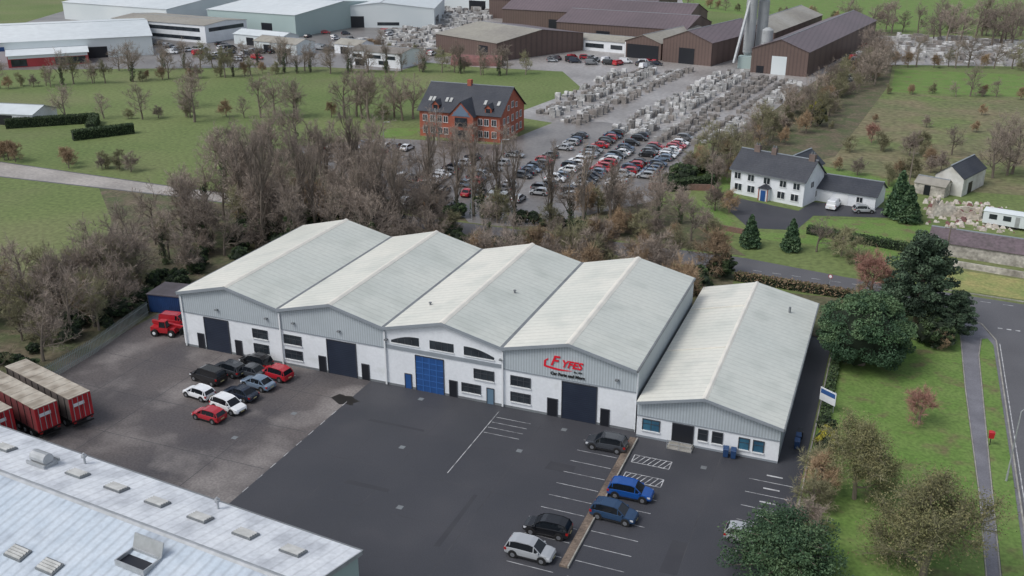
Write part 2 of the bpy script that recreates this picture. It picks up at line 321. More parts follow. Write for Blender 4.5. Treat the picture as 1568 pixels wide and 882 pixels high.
for x0,x1,z0,z1,k in [(-81.1,-80.2,0,2.1,'door'),(-79.8,-76.1,0,4.6,'roller'),(-75.2,-74.3,0,2.1,'door'),
    (-72.3,-70.2,3.0,4.2,'win'),(-72.3,-70.2,.95,2.15,'win'),(-67.6,-65.2,3.0,4.2,'win'),(-67.6,-65.2,.95,2.15,'win'),
    (-62.7,-61.8,0,2.1,'door'),(-61.4,-57.4,0,4.6,'roller'),(-56.6,-55.7,0,2.1,'door'),
    (-50.7,-49.9,0,1.9,'bdoor'),(-49.2,-45.6,0,4.6,'bluer'),(-44.8,-43.9,0,2.1,'door'),
    (-41.6,-39.2,3.0,4.2,'win'),(-43.2,-40.9,1.0,2.1,'win'),(-40.0,-39.2,0,2.0,'ldoor'),
    (-37.0,-34.7,3.0,4.2,'win'),(-37.0,-34.7,.95,2.1,'win'),(-32.5,-31.4,0,2.2,'door'),(-30.8,-26.8,0,4.65,'roller'),(-26.2,-25.3,0,2.1,'door')]:
    opening(None,x0,x1,z0,z1,y,k,P)
def archwin(x0,x1,zb,za,zb2):
    g=P['glass'];f=P['frame']
    g.hexa([(x0,y-.04,zb),(x1,y-.04,zb),(x1,y-.01,zb),(x0,y-.01,zb)],[(x0,y-.04,za),(x1,y-.04,zb2),(x1,y-.01,zb2),(x0,y-.01,za)])
    f.box(x0-.06,x1+.06,y-.14,y-.005,zb-.1,zb,1)
    n=4
    for i in range(1,n):
        xx=x0+(x1-x0)*i/n; zz=za+(zb2-za)*i/n; f.box(xx-.03,xx+.03,y-.07,y-.04,zb,zz)
def curved(x0,x1,left):
    n=6
    for i in range(n):
        u0,u1=i/n,(i+1)/n
        h=lambda u:(5.85+ (1.05*math.sin(math.pi/2*min(1,.15+u)) if left else 1.05*math.sin(math.pi/2*min(1,.15+1-u))))
        P['glass'].hexa([(x0+(x1-x0)*u0,y-.04,5.8),(x0+(x1-x0)*u1,y-.04,5.8),(x0+(x1-x0)*u1,y-.01,5.8),(x0+(x1-x0)*u0,y-.01,5.8)],
            [(x0+(x1-x0)*u0,y-.04,h(u0)),(x0+(x1-x0)*u1,y-.04,h(u1)),(x0+(x1-x0)*u1,y-.01,h(u1)),(x0+(x1-x0)*u0,y-.01,h(u0))])
    for i in range(1,4): xx=x0+(x1-x0)*i/4; P['frame'].box(xx-.03,xx+.03,y-.07,y-.041,5.8,6.5)
    P['frame'].box(x0-.06,x1+.06,y-.14,y-.005,5.7,5.8,1)
curved(-52.4,-48.7,True); archwin(-47.3,-44.2,5.8,6.9,6.9); curved(-42.9,-39.1,False)
P['frame'].obj('window_frames',[frame,wframe],wh); P['glass'].obj('windows',[glass,bglass],wh); P['door'].obj('doors',[navy,blue,mat('blue_door_bars',(.04,.14,.40),None,rough=.4),door_and_shade,mat('pale_blue_door',(.12,.2,.28),None)],wh)
b=MB()
for x in (-77.5,-70,-59.5,-66,-53,-38.2,-24.5): b.box(x-.18,x+.18,YF-.4,YF-.06,6.0,6.18)
b.obj('wall_lamps',[gutter],wh)
def text(s,size,x,z,y,m,shear=0,parent=None,name='lettering',bold=0):
    c=D.curves.new(name,'FONT'); c.body=s; c.size=size; c.align_x='CENTER'; c.extrude=.03; c.shear=shear; c.offset=bold
    c.materials.append(m); o=add(name,c,parent); o.location=(x,y,z); o.rotation_euler=(math.pi/2,0,0); return o
text('F',1.75,-31.9,6.5,YF-.13,signred,.35,wh,'sign_initial',.03)
text('YFES',1.2,-29.8,6.5,YF-.13,signred,.3,wh,'sign_lettering',.03)
text('Car Parts and More',.5,-30.2,5.35,YF-.13,black,0,wh,'sign_strapline',.018)
text('Est. 1974',.26,-29.0,6.0,YF-.13,black,0,wh,'sign_date',.006)
b=MB()
top=[];bot=[]
for i in range(11):
    t=i/10; x=-33.0+3.3*t; zc_=6.30-.22*math.sin(math.pi*t*.8); w=.10*(1-t)+.02+.05*math.sin(math.pi*t)
    top.append((x,YF-.11,zc_+w)); bot.append((x,YF-.11,zc_-w))
for i in range(10): b.poly([bot[i],bot[i+1],top[i+1],top[i]])
b.poly([(-33.05,YF-.112,6.22),(-32.8,YF-.112,6.35),(-32.75,YF-.112,6.9),(-32.45,YF-.112,7.2),(-32.6,YF-.112,7.25),(-33.0,YF-.112,6.95)])
b.obj('sign_swoosh',[signred],wh)
# ------------------------------------------------------------------ low bay on the right
lb=empty('low_industrial_unit')
X0,XR,X1=-22.0,-14.7,-6.7; y0,y1=91.95,127.2; e5,r5=4.5,6.3; zc=2.65
b=MB(); b.box(X0+.1,X1,y0,y0+.25,0,zc,0)
b.poly([(X0+.08,y0-.05,zc),(X1,y0-.05,zc),(X1,y0-.05,e5-.1),(XR,y0-.05,r5-.1),(X0+.08,y0-.05,e5-.1)],1)
b.box(X0+.1,X1,y0-.09,y0-.051,zc-.02,zc+.1,2)
b.poly([(X1,y0,0),(X1,y1,0),(X1,y1,e5-.1),(X1,y0,e5-.1)],3)
b.poly([(X1,y1,0),(X0,y1,0),(X0,y1,e5-.1),(XR,y1,r5-.1),(X1,y1,e5-.1)],3)
b.box(X0+.1,X1,y0-.03,y0,0,.25,2)
b.obj('walls',[white,clad,trim,cladY],lb)
b=MB();c=MB(); ya=91.4
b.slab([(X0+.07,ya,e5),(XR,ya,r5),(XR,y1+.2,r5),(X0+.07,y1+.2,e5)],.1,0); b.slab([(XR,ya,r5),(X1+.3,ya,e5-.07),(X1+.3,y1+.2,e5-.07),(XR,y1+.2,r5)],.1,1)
c.hexa([(XR-.3,ya-.02,r5-.06),(XR+.3,ya-.02,r5-.06),(XR+.3,y1+.2,r5-.06),(XR-.3,y1+.2,r5-.06)],[(XR-.08,ya-.02,r5+.1),(XR+.08,ya-.02,r5+.1),(XR+.08,y1+.2,r5+.1),(XR-.08,y1+.2,r5+.1)],0)
for (xa,za),(xb,zb) in (((X0+.07,e5),(XR,r5)),((XR,r5),(X1+.3,e5-.07))):
    c.hexa([(xa,ya-.06,za-.3),(xb,ya-.06,zb-.3),(xb,ya-.003,zb-.3),(xa,ya-.003,za-.3)],[(xa,ya-.06,za+.04),(xb,ya-.06,zb+.04),(xb,ya-.003,zb+.04),(xa,ya-.003,za+.04)],1)
for yy in (105,118.5): c.hexa([(X0+.3,yy,e5+.07),(XR-.35,yy,r5-.07),(XR-.35,yy+.14,r5-.07),(X0+.3,yy+.14,e5+.07)],[(X0+.3,yy,e5+.17),(XR-.35,yy,r5+.03),(XR-.35,yy+.14,r5+.03),(X0+.3,yy+.14,e5+.17)],0)
c.box(X1+.3,X1+.45,ya,y1+.2,e5-.27,e5-.05,2)
c.cyl(-9.5,121,5,5.9,.15,8,2)
b.obj('roof',[roofL,roofR],lb); c.obj('roof_trim',[ridgem,trim,gutter],lb)
P={'frame':MB(),'glass':MB(),'door':MB()}
for xa,xb,za,zb,k in [(-21.2,-19.4,1.0,2.3,'bwin'),(-17.9,-15.7,.35,2.45,'door'),(-15.1,-14.2,1.0,2.3,'win'),(-13.6,-12.6,1.0,2.3,'win'),(-10.8,-9.8,.9,2.2,'bwin'),(-9.3,-8.3,.9,2.2,'bwin')]: opening(None,xa,xb,za,zb,y0,k,P)
P['frame'].obj('window_frames',[frame,wframe],lb); P['glass'].obj('windows',[glass,bglass],lb); P['door'].obj('doors',[navy,blue,blue,door_and_shade],lb)
b=MB()
b.box(-18.2,-15.5,90.6,91.9,.012,.17,0); b.box(-18.0,-15.6,91.0,91.9,.17,.33,0)
for x in (-18.2,-16.9,-15.55): b.box(x,x+.05,90.55,90.6,.02,1.1,1)
b.box(-18.2,-15.5,90.55,90.6,1.05,1.1,1); b.box(-18.2,-15.5,90.55,90.6,.6,.64,1)
b.obj('entrance_steps',[kerbm,galv],lb)
def bin_mesh(c1):
    b=MB(); b.hexa([(-.24,-.28,.08),(.24,-.28,.08),(.24,.28,.08),(-.24,.28,.08)],[(-.29,-.36,1.0),(.29,-.36,1.0),(.29,.36,1.0),(-.29,.36,1.0)],0)
    b.hexa([(-.31,-.4,1.0),(.31,-.4,1.0),(.31,.4,1.0),(-.31,.4,1.0)],[(-.28,-.34,1.08),(.28,-.34,1.08),(.28,.4,1.12),(-.28,.4,1.12)],0)
    for s in (-.27,.23): b.tube([(s,.3,.1),(s+.05,.3,.1)],[.1,.1],8,1,True)
    return b.mesh('wheelie_bin',[c1,black])
bm1=bin_mesh(mat('bin_blue',(.02,.06,.16),None,rough=.5)); bm2=bin_mesh(mat('bin_dark',(.02,.022,.025),None,rough=.5))
for x,y,m in ((-12,91.3,bm1),(-11.2,91.3,bm1),(-5.2,97,bm1),(-5.1,98,bm2),(-5.2,95.8,bm1)): add('wheelie_bin',m,None,(x,y,.012),.1)
# ------------------------------------------------------------------ foreground shed
fg=empty('foreground_warehouse',(-34.5,54.3,0),math.radians(-5.5))
b=MB()
hz=7.6; rz=8.8; yr=-6.5; yn=-24; nz=rz-(yr-yn)*.185; XL=-58
b.slab([(XL,0,hz),(XL,yr,rz),(.25,yr,rz),(.25,0,hz)],.12,0)
b.slab([(XL,yr,rz),(XL,yn,nz),(.25,yn,nz),(.25,yr,rz)],.12,1)
b.obj('roof',[froof,froof2],fg)
b=MB(); b.poly([(0,-.2,0),(0,-.2,hz-.1),(0,yr,rz-.1),(0,yn,nz-.1),(0,yn,0)],0); b.poly([(0,-.2,0),(XL,-.2,0),(XL,-.2,hz-.1),(0,-.2,hz-.1)],0)
b.poly([(XL,yn,0),(0,yn,0),(0,yn,nz-.1),(XL,yn,nz-.1)],0); b.poly([(XL,-.2,0),(XL,yn,0),(XL,yn,nz-.1),(XL,yr,rz-.1),(XL,-.2,hz-.1)],0)
b.obj('walls',[greenwall],fg)
b=MB(); b.box(XL,.3,.0,.18,hz-.2,hz-.01,0)
b.hexa([(XL,yr-.3,rz-.05),(.27,yr-.3,rz-.05),(.27,yr+.3,rz-.05),(XL,yr+.3,rz-.05)],[(XL,yr-.06,rz+.06),(.27,yr-.06,rz+.06),(.27,yr+.06,rz+.06),(XL,yr+.06,rz+.06)],1)
b.hexa([(.25,0,hz-.35),(.33,0,hz-.35),(.33,yr,rz-.35),(.25,yr,rz-.35)],[(.25,0,hz+.03),(.33,0,hz+.03),(.33,yr,rz+.03),(.25,yr,rz+.03)],1)
b.obj('roof_trim',[gutter,galv],fg)
b=MB()
def rsky(x,y,w=1.9,d=1.15,near=False):
    sl=-.185 if not near else .185
    zc_=(hz+(-y)*.185) if not near else rz-(yr-y)*.185
    def z(yy,h): return zc_+(yy-y)*sl+h
    b.hexa([(x-w/2,y-d/2,z(y-d/2,0)),(x+w/2,y-d/2,z(y-d/2,0)),(x+w/2,y+d/2,z(y+d/2,0)),(x-w/2,y+d/2,z(y+d/2,0))],
           [(x-w/2,y-d/2,z(y-d/2,.18)),(x+w/2,y-d/2,z(y-d/2,.18)),(x+w/2,y+d/2,z(y+d/2,.18)),(x-w/2,y+d/2,z(y+d/2,.18))],0)
    for i in range(4):
        yy=y-d/2+.08+i*(d-.16)/4; y2=yy+(d-.16)/4*.62
        b.hexa([(x-w/2+.1,yy,z(yy,.18)),(x+w/2-.1,yy,z(yy,.18)),(x+w/2-.1,y2,z(y2,.18)),(x-w/2+.1,y2,z(y2,.18))],
               [(x-w/2+.1,yy,z(yy,.24)),(x+w/2-.1,yy,z(yy,.24)),(x+w/2-.1,y2,z(y2,.32)),(x-w/2+.1,y2,z(y2,.32))],1)
for k in (0,1,2,3,4,5,7,8): rsky(-3.9-4.74*k,-3.1)
for x in (-23.2,-19.6,-28.5,-9): rsky(x,-12.6,near=True)
b.obj('rooflight_vents',[gutter,skyl],fg)
b=MB()
x,yy=-31.7,-3.3; z=8.2
b.box(x-1.0,x+1.0,yy-.7,yy+.7,z-.3,z+.35,0); b.tube([(x-.9,yy-.1,z+.75),(x+.9,yy-.1,z+.75)],[.55,.55],12,1,True)
b.box(x-1.15,x+1.15,yy-.85,yy-.7,z+.2,z+.5,1); b.box(x-1.15,x+1.15,yy+.7,yy+.85,z+.2,z+.5,1)
for xx,y2 in ((-29.0,-1.2),(-13.5,-1.0)):
    b.cyl(xx,y2,7.6,8.9,.1,8,1); b.cyl(xx,y2,8.5,8.7,.25,8,1)
x,yy,z=-13.4,-9.6,8.25
b.box(x-1.5,x+1.5,yy-.9,yy-.8,z-.1,z+.35,1); b.box(x-1.5,x+1.5,yy+.8,yy+.9,z-.1,z+.35,1); b.box(x-1.5,x-1.4,yy-.8,yy+.8,z-.1,z+.35,1); b.box(x+1.4,x+1.5,yy-.8,yy+.8,z-.1,z+.35,1)
b.box(x-1.4,x+1.4,yy-.8,yy+.8,z-.05,z+.05,2)  # dark sheet paints the shade inside the open hatch
b.hexa([(x-1.5,yy+.9,z+.35),(x+1.5,yy+.9,z+.35),(x+1.5,yy+.98,z+.35),(x-1.5,yy+.98,z+.35)],[(x-1.5,yy+1.3,z+1.4),(x+1.5,yy+1.3,z+1.4),(x+1.5,yy+1.38,z+1.4),(x-1.5,yy+1.38,z+1.4)],1)
b.obj('roof_vent_units',[galv,galv,door_and_shade],fg)
# ------------------------------------------------------------------ generic gabled building
def gable(name,loc,ang,w,d,he,hr,axis,wall,roof,feats=(),ov=.4,mid=None,roof2=None):
    e=empty(name,(loc[0],loc[1],0),math.radians(ang)); hw,hd=w/2,d/2
    b=MB()
    if axis=='x':
        b.poly([(-hw,-hd,0),(hw,-hd,0),(hw,-hd,he),(-hw,-hd,he)],0); b.poly([(hw,hd,0),(-hw,hd,0),(-hw,hd,he),(hw,hd,he)],0)
        b.poly([(hw,-hd,0),(hw,hd,0),(hw,hd,he),(hw,0,hr),(hw,-hd,he)],0); b.poly([(-hw,hd,0),(-hw,-hd,0),(-hw,-hd,he),(-hw,0,hr),(-hw,hd,he)],0)
        s=(hr-he)/hd; q=he-ov*s
        r=MB(); r.slab([(-hw-ov,-hd-ov,q+.1),(hw+ov,-hd-ov,q+.1),(hw+ov,0,hr+.1),(-hw-ov,0,hr+.1)],.1,0); r.slab([(-hw-ov,0,hr+.1),(hw+ov,0,hr+.1),(hw+ov,hd+ov,q+.1),(-hw-ov,hd+ov,q+.1)],.1,1)
        r.box(-hw-ov,hw+ov,-.15,.15,hr+.05,hr+.18,2)
    else:
        b.poly([(-hw,-hd,0),(hw,-hd,0),(hw,-hd,he),(0,-hd,hr),(-hw,-hd,he)],0); b.poly([(hw,hd,0),(-hw,hd,0),(-hw,hd,he),(0,hd,hr),(hw,hd,he)],0)
        b.poly([(hw,-hd,0),(hw,hd,0),(hw,hd,he),(hw,-hd,he)],0); b.poly([(-hw,hd,0),(-hw,-hd,0),(-hw,-hd,he),(-hw,hd,he)],0)
        s=(hr-he)/hw; q=he-ov*s
        r=MB(); r.slab([(-hw-ov,-hd-ov,q+.1),(0,-hd-ov,hr+.1),(0,hd+ov,hr+.1),(-hw-ov,hd+ov,q+.1)],.1,0); r.slab([(0,-hd-ov,hr+.1),(hw+ov,-hd-ov,q+.1),(hw+ov,hd+ov,q+.1),(0,hd+ov,hr+.1)],.1,1)
        r.box(-.15,.15,-hd-ov,hd+ov,hr+.05,hr+.18,2)
    b.obj('walls',[wall],e); r.obj('roof',[roof,roof2 or roof,mid or trim],e)
    if feats:
        ml=[];o=MB()
        for f in feats:
            face,u0,u1,z0,z1,m=f[:6]
            if m not in ml: ml.append(m)
            mi=ml.index(m); t=.07
            def bx(u0,u1,z0,z1,t0,t1,mi):
                if face=='f': o.box(u0,u1,-hd-t1,-hd-t0,z0,z1,mi)
                elif face=='b': o.box(u0,u1,hd+t0,hd+t1,z0,z1,mi)
                elif face=='r': o.box(hw+t0,hw+t1,u0,u1,z0,z1,mi)
                else: o.box(-hw-t1,-hw-t0,u0,u1,z0,z1,mi)
            bx(u0,u1,z0,z1,0,t,mi)
            if m in (glass,) and len(f)>6:
                if wframe not in ml: ml.append(wframe)
                wi=ml.index(wframe)
                bx(u0-.1,u1+.1,z0-.12,z0,0,t+.06,wi); um=(u0+u1)/2; bx(um-.04,um+.04,z0,z1,t,t+.03,wi)
                bx(u0-.08,u0,z0,z1,0,t+.03,wi); bx(u1,u1+.08,z0,z1,0,t+.03,wi); bx(u0-.08,u1+.08,z1,z1+.08,0,t+.03,wi)
        o.obj('windows_and_doors',ml,e)
    return e
F=[]
for z in (1.0,3.9):
    for u in (-9.2,-7.2,-5.2,-3.6,3.6+2,7.2,9.2): F.append(('f',u-.55,u+.55,z,z+1.5,glass,1))
    for u in (-5.5,-3,0,3,5.5): F.append(('r',u-.55,u+.55,z,z+1.5,glass,1))
F.append(('r',-.7,.7,7.2,8.6,glass,1)); F.append(('r',-3.1,-2.1,6.9,8.0,glass,1)); F.append(('r',2.1,3.1,6.9,8.0,glass,1))
of=gable('brick_office_building',(-99,222),0,21.5,16,6.6,12,'x',brick,slate,F,.5)
b=MB()
def dorm(b,x,yfr,zb,w,h,hr2,dep,mw=0,mr=1,mg=2):
    b.poly([(x-w/2,yfr,zb),(x+w/2,yfr,zb),(x+w/2,yfr,zb+h),(x,yfr,zb+h+hr2),(x-w/2,yfr,zb+h)],mw)
    b.poly([(x+w/2,yfr,zb),(x+w/2,yfr+dep,zb),(x+w/2,yfr+dep,zb+h),(x+w/2,yfr,zb+h)],mw); b.poly([(x-w/2,yfr+dep,zb),(x-w/2,yfr,zb),(x-w/2,yfr,zb+h),(x-w/2,yfr+dep,zb+h)],mw)
    o=.25
    b.slab([(x-w/2-o,yfr-o,zb+h-.1),(x,yfr-o,zb+h+hr2+.1),(x,yfr+dep,zb+h+hr2+.1),(x-w/2-o,yfr+dep,zb+h-.1)],.1,mr); b.slab([(x,yfr-o,zb+h+hr2+.1),(x+w/2+o,yfr-o,zb+h-.1),(x+w/2+o,yfr+dep,zb+h-.1),(x,yfr+dep,zb+h+hr2+.1)],.1,mr)
dorm(b,1.5,-10.2,0,6.4,6.2,3.4,9,0)
for z in (.6,3.6): b.box(-.1,3.1,-10.3,-10.2,z,z+2.2,2)
b.poly([(-1.0,-10.26,6.1),(4.0,-10.26,6.1),(1.5,-10.26,9.0)],3)
b.box(-.4,3.4,-10.32,-10.265,6.2,7.2,3)
for x in (-6.5,7.5): dorm(b,x,-7.6,6.8,1.7,1.2,.9,3.4,0); b.box(x-.55,x+.55,-7.68,-7.6,7.0,7.9,2)
for x in (-9,-8,-4.5,-3.4,5.8,9.3): b.hexa([(x-.35,-5.6,8.35),(x+.35,-5.6,8.35),(x+.35,-4.4,9.15),(x-.35,-4.4,9.15)],[(x-.35,-5.7,8.5),(x+.35,-5.7,8.5),(x+.35,-4.5,9.3),(x-.35,-4.5,9.3)],4)
b.box(-1.0,0,-.6,.6,11,13.2,0)
b.obj('gabled_bays',[brick,slate,glass,mat('blue_grey_glazing',(.16,.22,.30),None,rough=.3),skyl],of)
F=[]
for u in (-6.3,-3.4,0,3.4,6.2): F.append(('f',u-.65,u+.65,3.2,4.4,glass,1))
for u in (-6.0,-3.2,3.2,6.0): F.append(('f',u-.75,u+.75,.9,2.2,glass,1))
F+=[('r',-1.5,-.3,3.2,4.3,glass,1),('r',1.0,2.0,.9,2.1,glass,1)]
hs=gable('white_house',(-20.5,193.2),-19,15.5,8.5,5.1,8.3,'x',white,slate,F,.4)
b=MB(); b.box(-.9,.9,-5.4,-4.25,0,2.5,0); b.hexa([(-1.2,-5.7,2.5),(1.2,-5.7,2.5),(1.2,-4.25,2.5),(-1.2,-4.25,2.5)],[(-.2,-5.6,3.2),(.2,-5.6,3.2),(.2,-4.25,3.2),(-.2,-4.25,3.2)],1)
b.box(-.5,.5,-5.5,-5.4,0,2.1,2)
for x in (-1.0,.85): b.box(x,x+.15,-5.55,-5.4,0,2.5,3)
for x,s in ((-4.6,.6),(6.9,.6),(-1.0,.5)): b.box(x-s,x+s,-.45,.45,7.8,9.4,4); b.cyl(x-.25,0,9.4,9.8,.14,8,5); b.cyl(x+.25,0,9.4,9.8,.14,8,5)
b.box(-7.9,7.9,-4.75,-4.6,4.75,4.9,5)
b.obj('porch_and_chimneys',[white,slate,blue,brick,mat('chimney_render',(.20,.15,.13),(.14,.11,.1),1,.9),gutter],hs)
g=gable('garage_extension',(-6.8,194.6),-12,12,7,2.7,4.6,'x',white,slate,[('f',-4.5,-2.1,0,2.2,wframe),('f',-1.5,.9,0,2.2,wframe),('f',2.5,3.6,1,2.0,glass,1)],.4)
g=gable('house_rear_wing',(-17,200),-19,6,9,4.9,7.3,'y',white,slate,[('r',-1,.5,1,2.2,glass,1)],.3)
sh=gable('whitewashed_barn',(13.5,212),-22,5.6,12,3.6,5.8,'y',mat('old_whitewash',(.66,.66,.63),(.48,.47,.43),.5,.9,.1,2),slate,[('f',-1,.6,0,2.2,door_and_shade),('r',-3,-1,0,2.3,door_and_shade)],.15)
g=gable('garden_shed',(8.5,206),-20,6,4,2.2,3.2,'x',stone,greyroof,[('f',-1,.2,0,2,door_and_shade)],.15)
g=gable('low_slate_outbuilding',(17.5,170),-8,19,7,2.2,3.6,'x',stone,mat('old_slate',(.15,.115,.13),(.11,.09,.095),.4,.8,.25,2),[],.2)
e=empty('static_caravan',(21.5,188,0),math.radians(-12)); b=MB()
b.hexa([(-4.5,-1.5,.5),(4.5,-1.5,.5),(4.5,1.5,.5),(-4.5,1.5,.5)],[(-4.5,-1.5,2.7),(4.5,-1.5,2.7),(4.5,1.5,2.7),(-4.5,1.5,2.7)],0)
b.hexa([(-4.6,-1.6,2.7),(4.6,-1.6,2.7),(4.6,1.6,2.7),(-4.6,1.6,2.7)],[(-4.5,-.3,3.05),(4.5,-.3,3.05),(4.5,.3,3.05),(-4.5,.3,3.05)],0)
for x in (-3.5,-1.2,2.6): b.box(x,x+1.3,-1.55,-1.5,1.4,2.3,1)
b.box(.8,1.5,-1.55,-1.5,.6,2.4,2)
for x in (-1,1): b.tube([(x,-1.35,.35),(x,-1.1,.35)],[.35,.35],10,3,True)
b.obj('caravan_body',[palewall,glass,galv,black],e)
b=MB()
for (x0,y0_),(x1,y1_),h in [((8.5,190),(12,191),3.6),((12,191),(16.5,190),1.8),((8.5,190),(9.5,195),3.0),((16.5,190),(17,195.5),2.2),((9.5,195),(17,195.5),1.2)]:
    n=8; prev=h
    for i in range(n):
        a=i/n; c_=(i+1)/n; hh=h*rnd.uniform(.55,1.05); xx0=x0+(x1-x0)*a; xx1=x0+(x1-x0)*c_; yy0=y0_+(y1_-y0_)*a; yy1=y0_+(y1_-y0_)*c_
        dx,dy=xx1-xx0,yy1-yy0;l=math.hypot(dx,dy);nx,ny=-dy/l*.25,dx/l*.25
        b.hexa([(xx0+nx,yy0+ny,0),(xx0-nx,yy0-ny,0),(xx1-nx,yy1-ny,0),(xx1+nx,yy1+ny,0)],[(xx0+nx,yy0+ny,prev),(xx0-nx,yy0-ny,prev),(xx1-nx,yy1-ny,hh),(xx1+nx,yy1+ny,hh)],0); prev=hh
for i in range(150):
    x=rnd.uniform(7,22);y_=rnd.uniform(184,202);s=rnd.uniform(.15,.7); b.hexa([(x-s,y_-s,0),(x+s,y_-s*.8,0),(x+s,y_+s,0),(x-s*.8,y_+s,0)],[(x-s*.5,y_-s*.4,s),(x+s*.4,y_-s*.5,s*.8),(x+s*.5,y_+s*.4,s*.9),(x-s*.4,y_+s*.6,s)],rnd.choice([0,0,1]))
b.obj('ruined_cottage',[mat('ruin_stone',(.62,.58,.52),(.36,.31,.26),.4,.95,.3,2),rust])
# brown works
g=gable('brown_warehouse',(-143,357),-27,36,44,6.5,9.5,'x',brownclad,greyroof,[('f',8,13,0,5,door_and_shade)],.3,roof2=brownroof)
g=gable('brown_warehouse',(-150,470),-5,84,36,9,14,'x',brownclad,brownroof,[],.3)
g=gable('brown_warehouse',(-128,432),-5,86,30,8.5,13,'x',brownclad,brownroof,[('f',-20,-14,0,5,door_and_shade)],.3)
g=gable('brown_warehouse',(-106,402),-8,56,30,7.5,11.5,'x',brownclad,brownroof,[('f',-10,-4,0,5,door_and_shade)],.3,roof2=brownroof)
g=gable('low_works_office',(-111,374),-12,30,12,4,5.5,'x',white,greyroof,[('f',-12,-6,1.2,2.8,glass),('f',-4,4,1.2,2.8,glass),('f',7,12,1.2,2.8,glass)],.3)
g=gable('open_fronted_shed',(-85,376),-14,15,42,6,8.5,'y',brownclad,greyroof,[('f',-6.5,6.5,0,5,door_and_shade),('f',-7.4,-7.0,0,5.5,wframe)],.3)  # wide dark panel paints the shaded interior behind the open front
g=gable('brown_warehouse',(-67,372),-14,19,46,8,11.5,'y',brownclad,greyroof,[('f',-3,3,0,5.5,door_and_shade)],.3,roof2=brownroof)
g=gable('brown_warehouse',(-31,390),-9,19,104,8,11.5,'y',brownclad,brownroof,[('f',-2.5,2.5,0,6,palewall),('f',-7.5,-5,0,2.4,door_and_shade)],.3,roof2=brownroof)
g=gable('brown_warehouse',(-51,420),-9,19,70,8,11.5,'y',brownclad,greyroof,[],.3)
si=empty('cement_silo'); b=MB()
for x,y_,h in ((-51.5,352,25),(-48,356,22),(-45.2,350,13)):
    b.cyl(x,y_,5,h,1.9,20,0); b.cyl(x,y_,2.5,5,.5,20,0,1.9); b.cyl(x,y_,h,h+.8,1.9,20,0,.7); 
    for a in range(4): b.box(x+1.5*math.cos(a*1.57+.8)-.15,x+1.5*math.cos(a*1.57+.8)+.15,y_+1.5*math.sin(a*1.57+.8)-.15,y_+1.5*math.sin(a*1.57+.8)+.15,0,6,1)
    for zz in range(6,int(h),3): b.tube([(x,y_,zz),(x,y_,zz+.15)],[1.96,1.96],20,1)
b.tube([(-55,345,2),(-51.5,352,26.5)],[.6,.6],6,1,True); b.box(-53.2,-46,350.5,356,25.8,26,1)
for i in range(8): b.box(-53.2+i,-53.12+i,350.5,350.6,26,27.1,1)
b.box(-53.2,-46,350.5,350.6,27.0,27.1,1); b.tube([(-51.5,352,26),(-51.5,352,30)],[.35,.3],8,1,True)
b.box(-54,-49,347,351,0,4,2)
b.obj('silo_body',[mat('silo_grey',(.42,.44,.45),(.35,.37,.38),.1,.5),galv,greenwall],si)
g=gable('white_depot_building',(-172,311),-6,22,15,5,6,'x',white,mat('dark_flat_roof',(.16,.15,.13),(.24,.22,.2),.1,.8),[('f',-9,-5,2.8,4,glass),('f',-3,3,2.8,4,glass),('f',5,9,2.8,4,glass),('f',-8,-4,0,2.2,door_and_shade),('f',2,6,.8,2.2,glass)],.3)
b=MB(); b2=[]
for i in range(9):
    a=math.pi*i/8; b2.append((3.4*math.cos(a),3.4*math.sin(a)))
for i in range(8): b.poly([(-9,b2[i][0],b2[i][1]),(9,b2[i][0],b2[i][1]),(9,b2[i+1][0],b2[i+1][1]),(-9,b2[i+1][0],b2[i+1][1])][::-1],0)
b.poly([(9,p,q) for p,q in b2],1); b.poly([(-9,p,q) for p,q in b2][::-1],1); b.box(9,9.05,-1.2,1.2,0,2.4,2)
b.obj('curved_roof_shed',[rust,brownclad,door_and_shade],None,(-141,321,0),math.radians(15))
g=gable('white_industrial_shed',(-305,300),44,56,62,7,9.5,'x',palewall,paleroof,[('f',-20,-12,0,4,door_and_shade),('f',4,12,0,4,door_and_shade),('f',-26,-22,4,5.5,blue)],.4)
g=gable('red_fronted_shop',(-285,268),46,26,14,4.0,5.2,'x',shopred,paleroof,[('f',-12.8,12.8,2.9,3.9,palewall),('f',-12,-7,.3,2.7,glass),('f',2,12,.3,2.7,glass)],.4)
g=gable('office_block',(-290,345),-7,54,24,7,8,'x',white,greyroof,[('f',-24,24,1,2.4,glass),('f',-24,24,4.3,5.8,glass),('r',-10,10,4.3,5.8,glass)],.3)
g=gable('pale_green_warehouse',(-262,395),-7,50,66,9,12,'x',greenwall,paleroof,[('f',-10,-4,0,5,door_and_shade),('f',6,12,0,5,door_and_shade)],.3)
g=gable('white_distribution_unit',(-232,425),20,48,50,8.5,11,'y',palewall,paleroof,[('f',-16,-8,0,5,door_and_shade),('f',-2,8,1,2.4,glass),('r',-20,-6,0,4,glass)],.3)
g=gable('grey_industrial_unit',(-345,400),-7,70,60,8,11,'x',palewall,paleroof,[],.3)
g=gable('grey_industrial_unit',(-285,480),-7,90,50,8,11,'x',greenwall,paleroof,[],.3)
g=gable('grey_industrial_unit',(-205,500),-7,60,34,8,10.5,'x',palewall,paleroof,[('f',-10,0,0,5,door_and_shade)],.3)
g=gable('small_depot_shed',(-222,322),-10,22,10,4,5.5,'x',palewall,greyroof,[('f',-6,-2,0,3,door_and_shade),('f',2,8,1,2.2,glass)],.3)
g=gable('small_depot_shed',(-240,336),-10,26,10,4,5.5,'x',palewall,paleroof,[('f',-6,-2,0,3,door_and_shade),('f',2,8,1,2.2,glass)],.3)
g=gable('small_shed',(-196,330),-10,12,9,3.5,5,'x',white,greyroof,[('f',-3,1,0,2.6,door_and_shade)],.3)
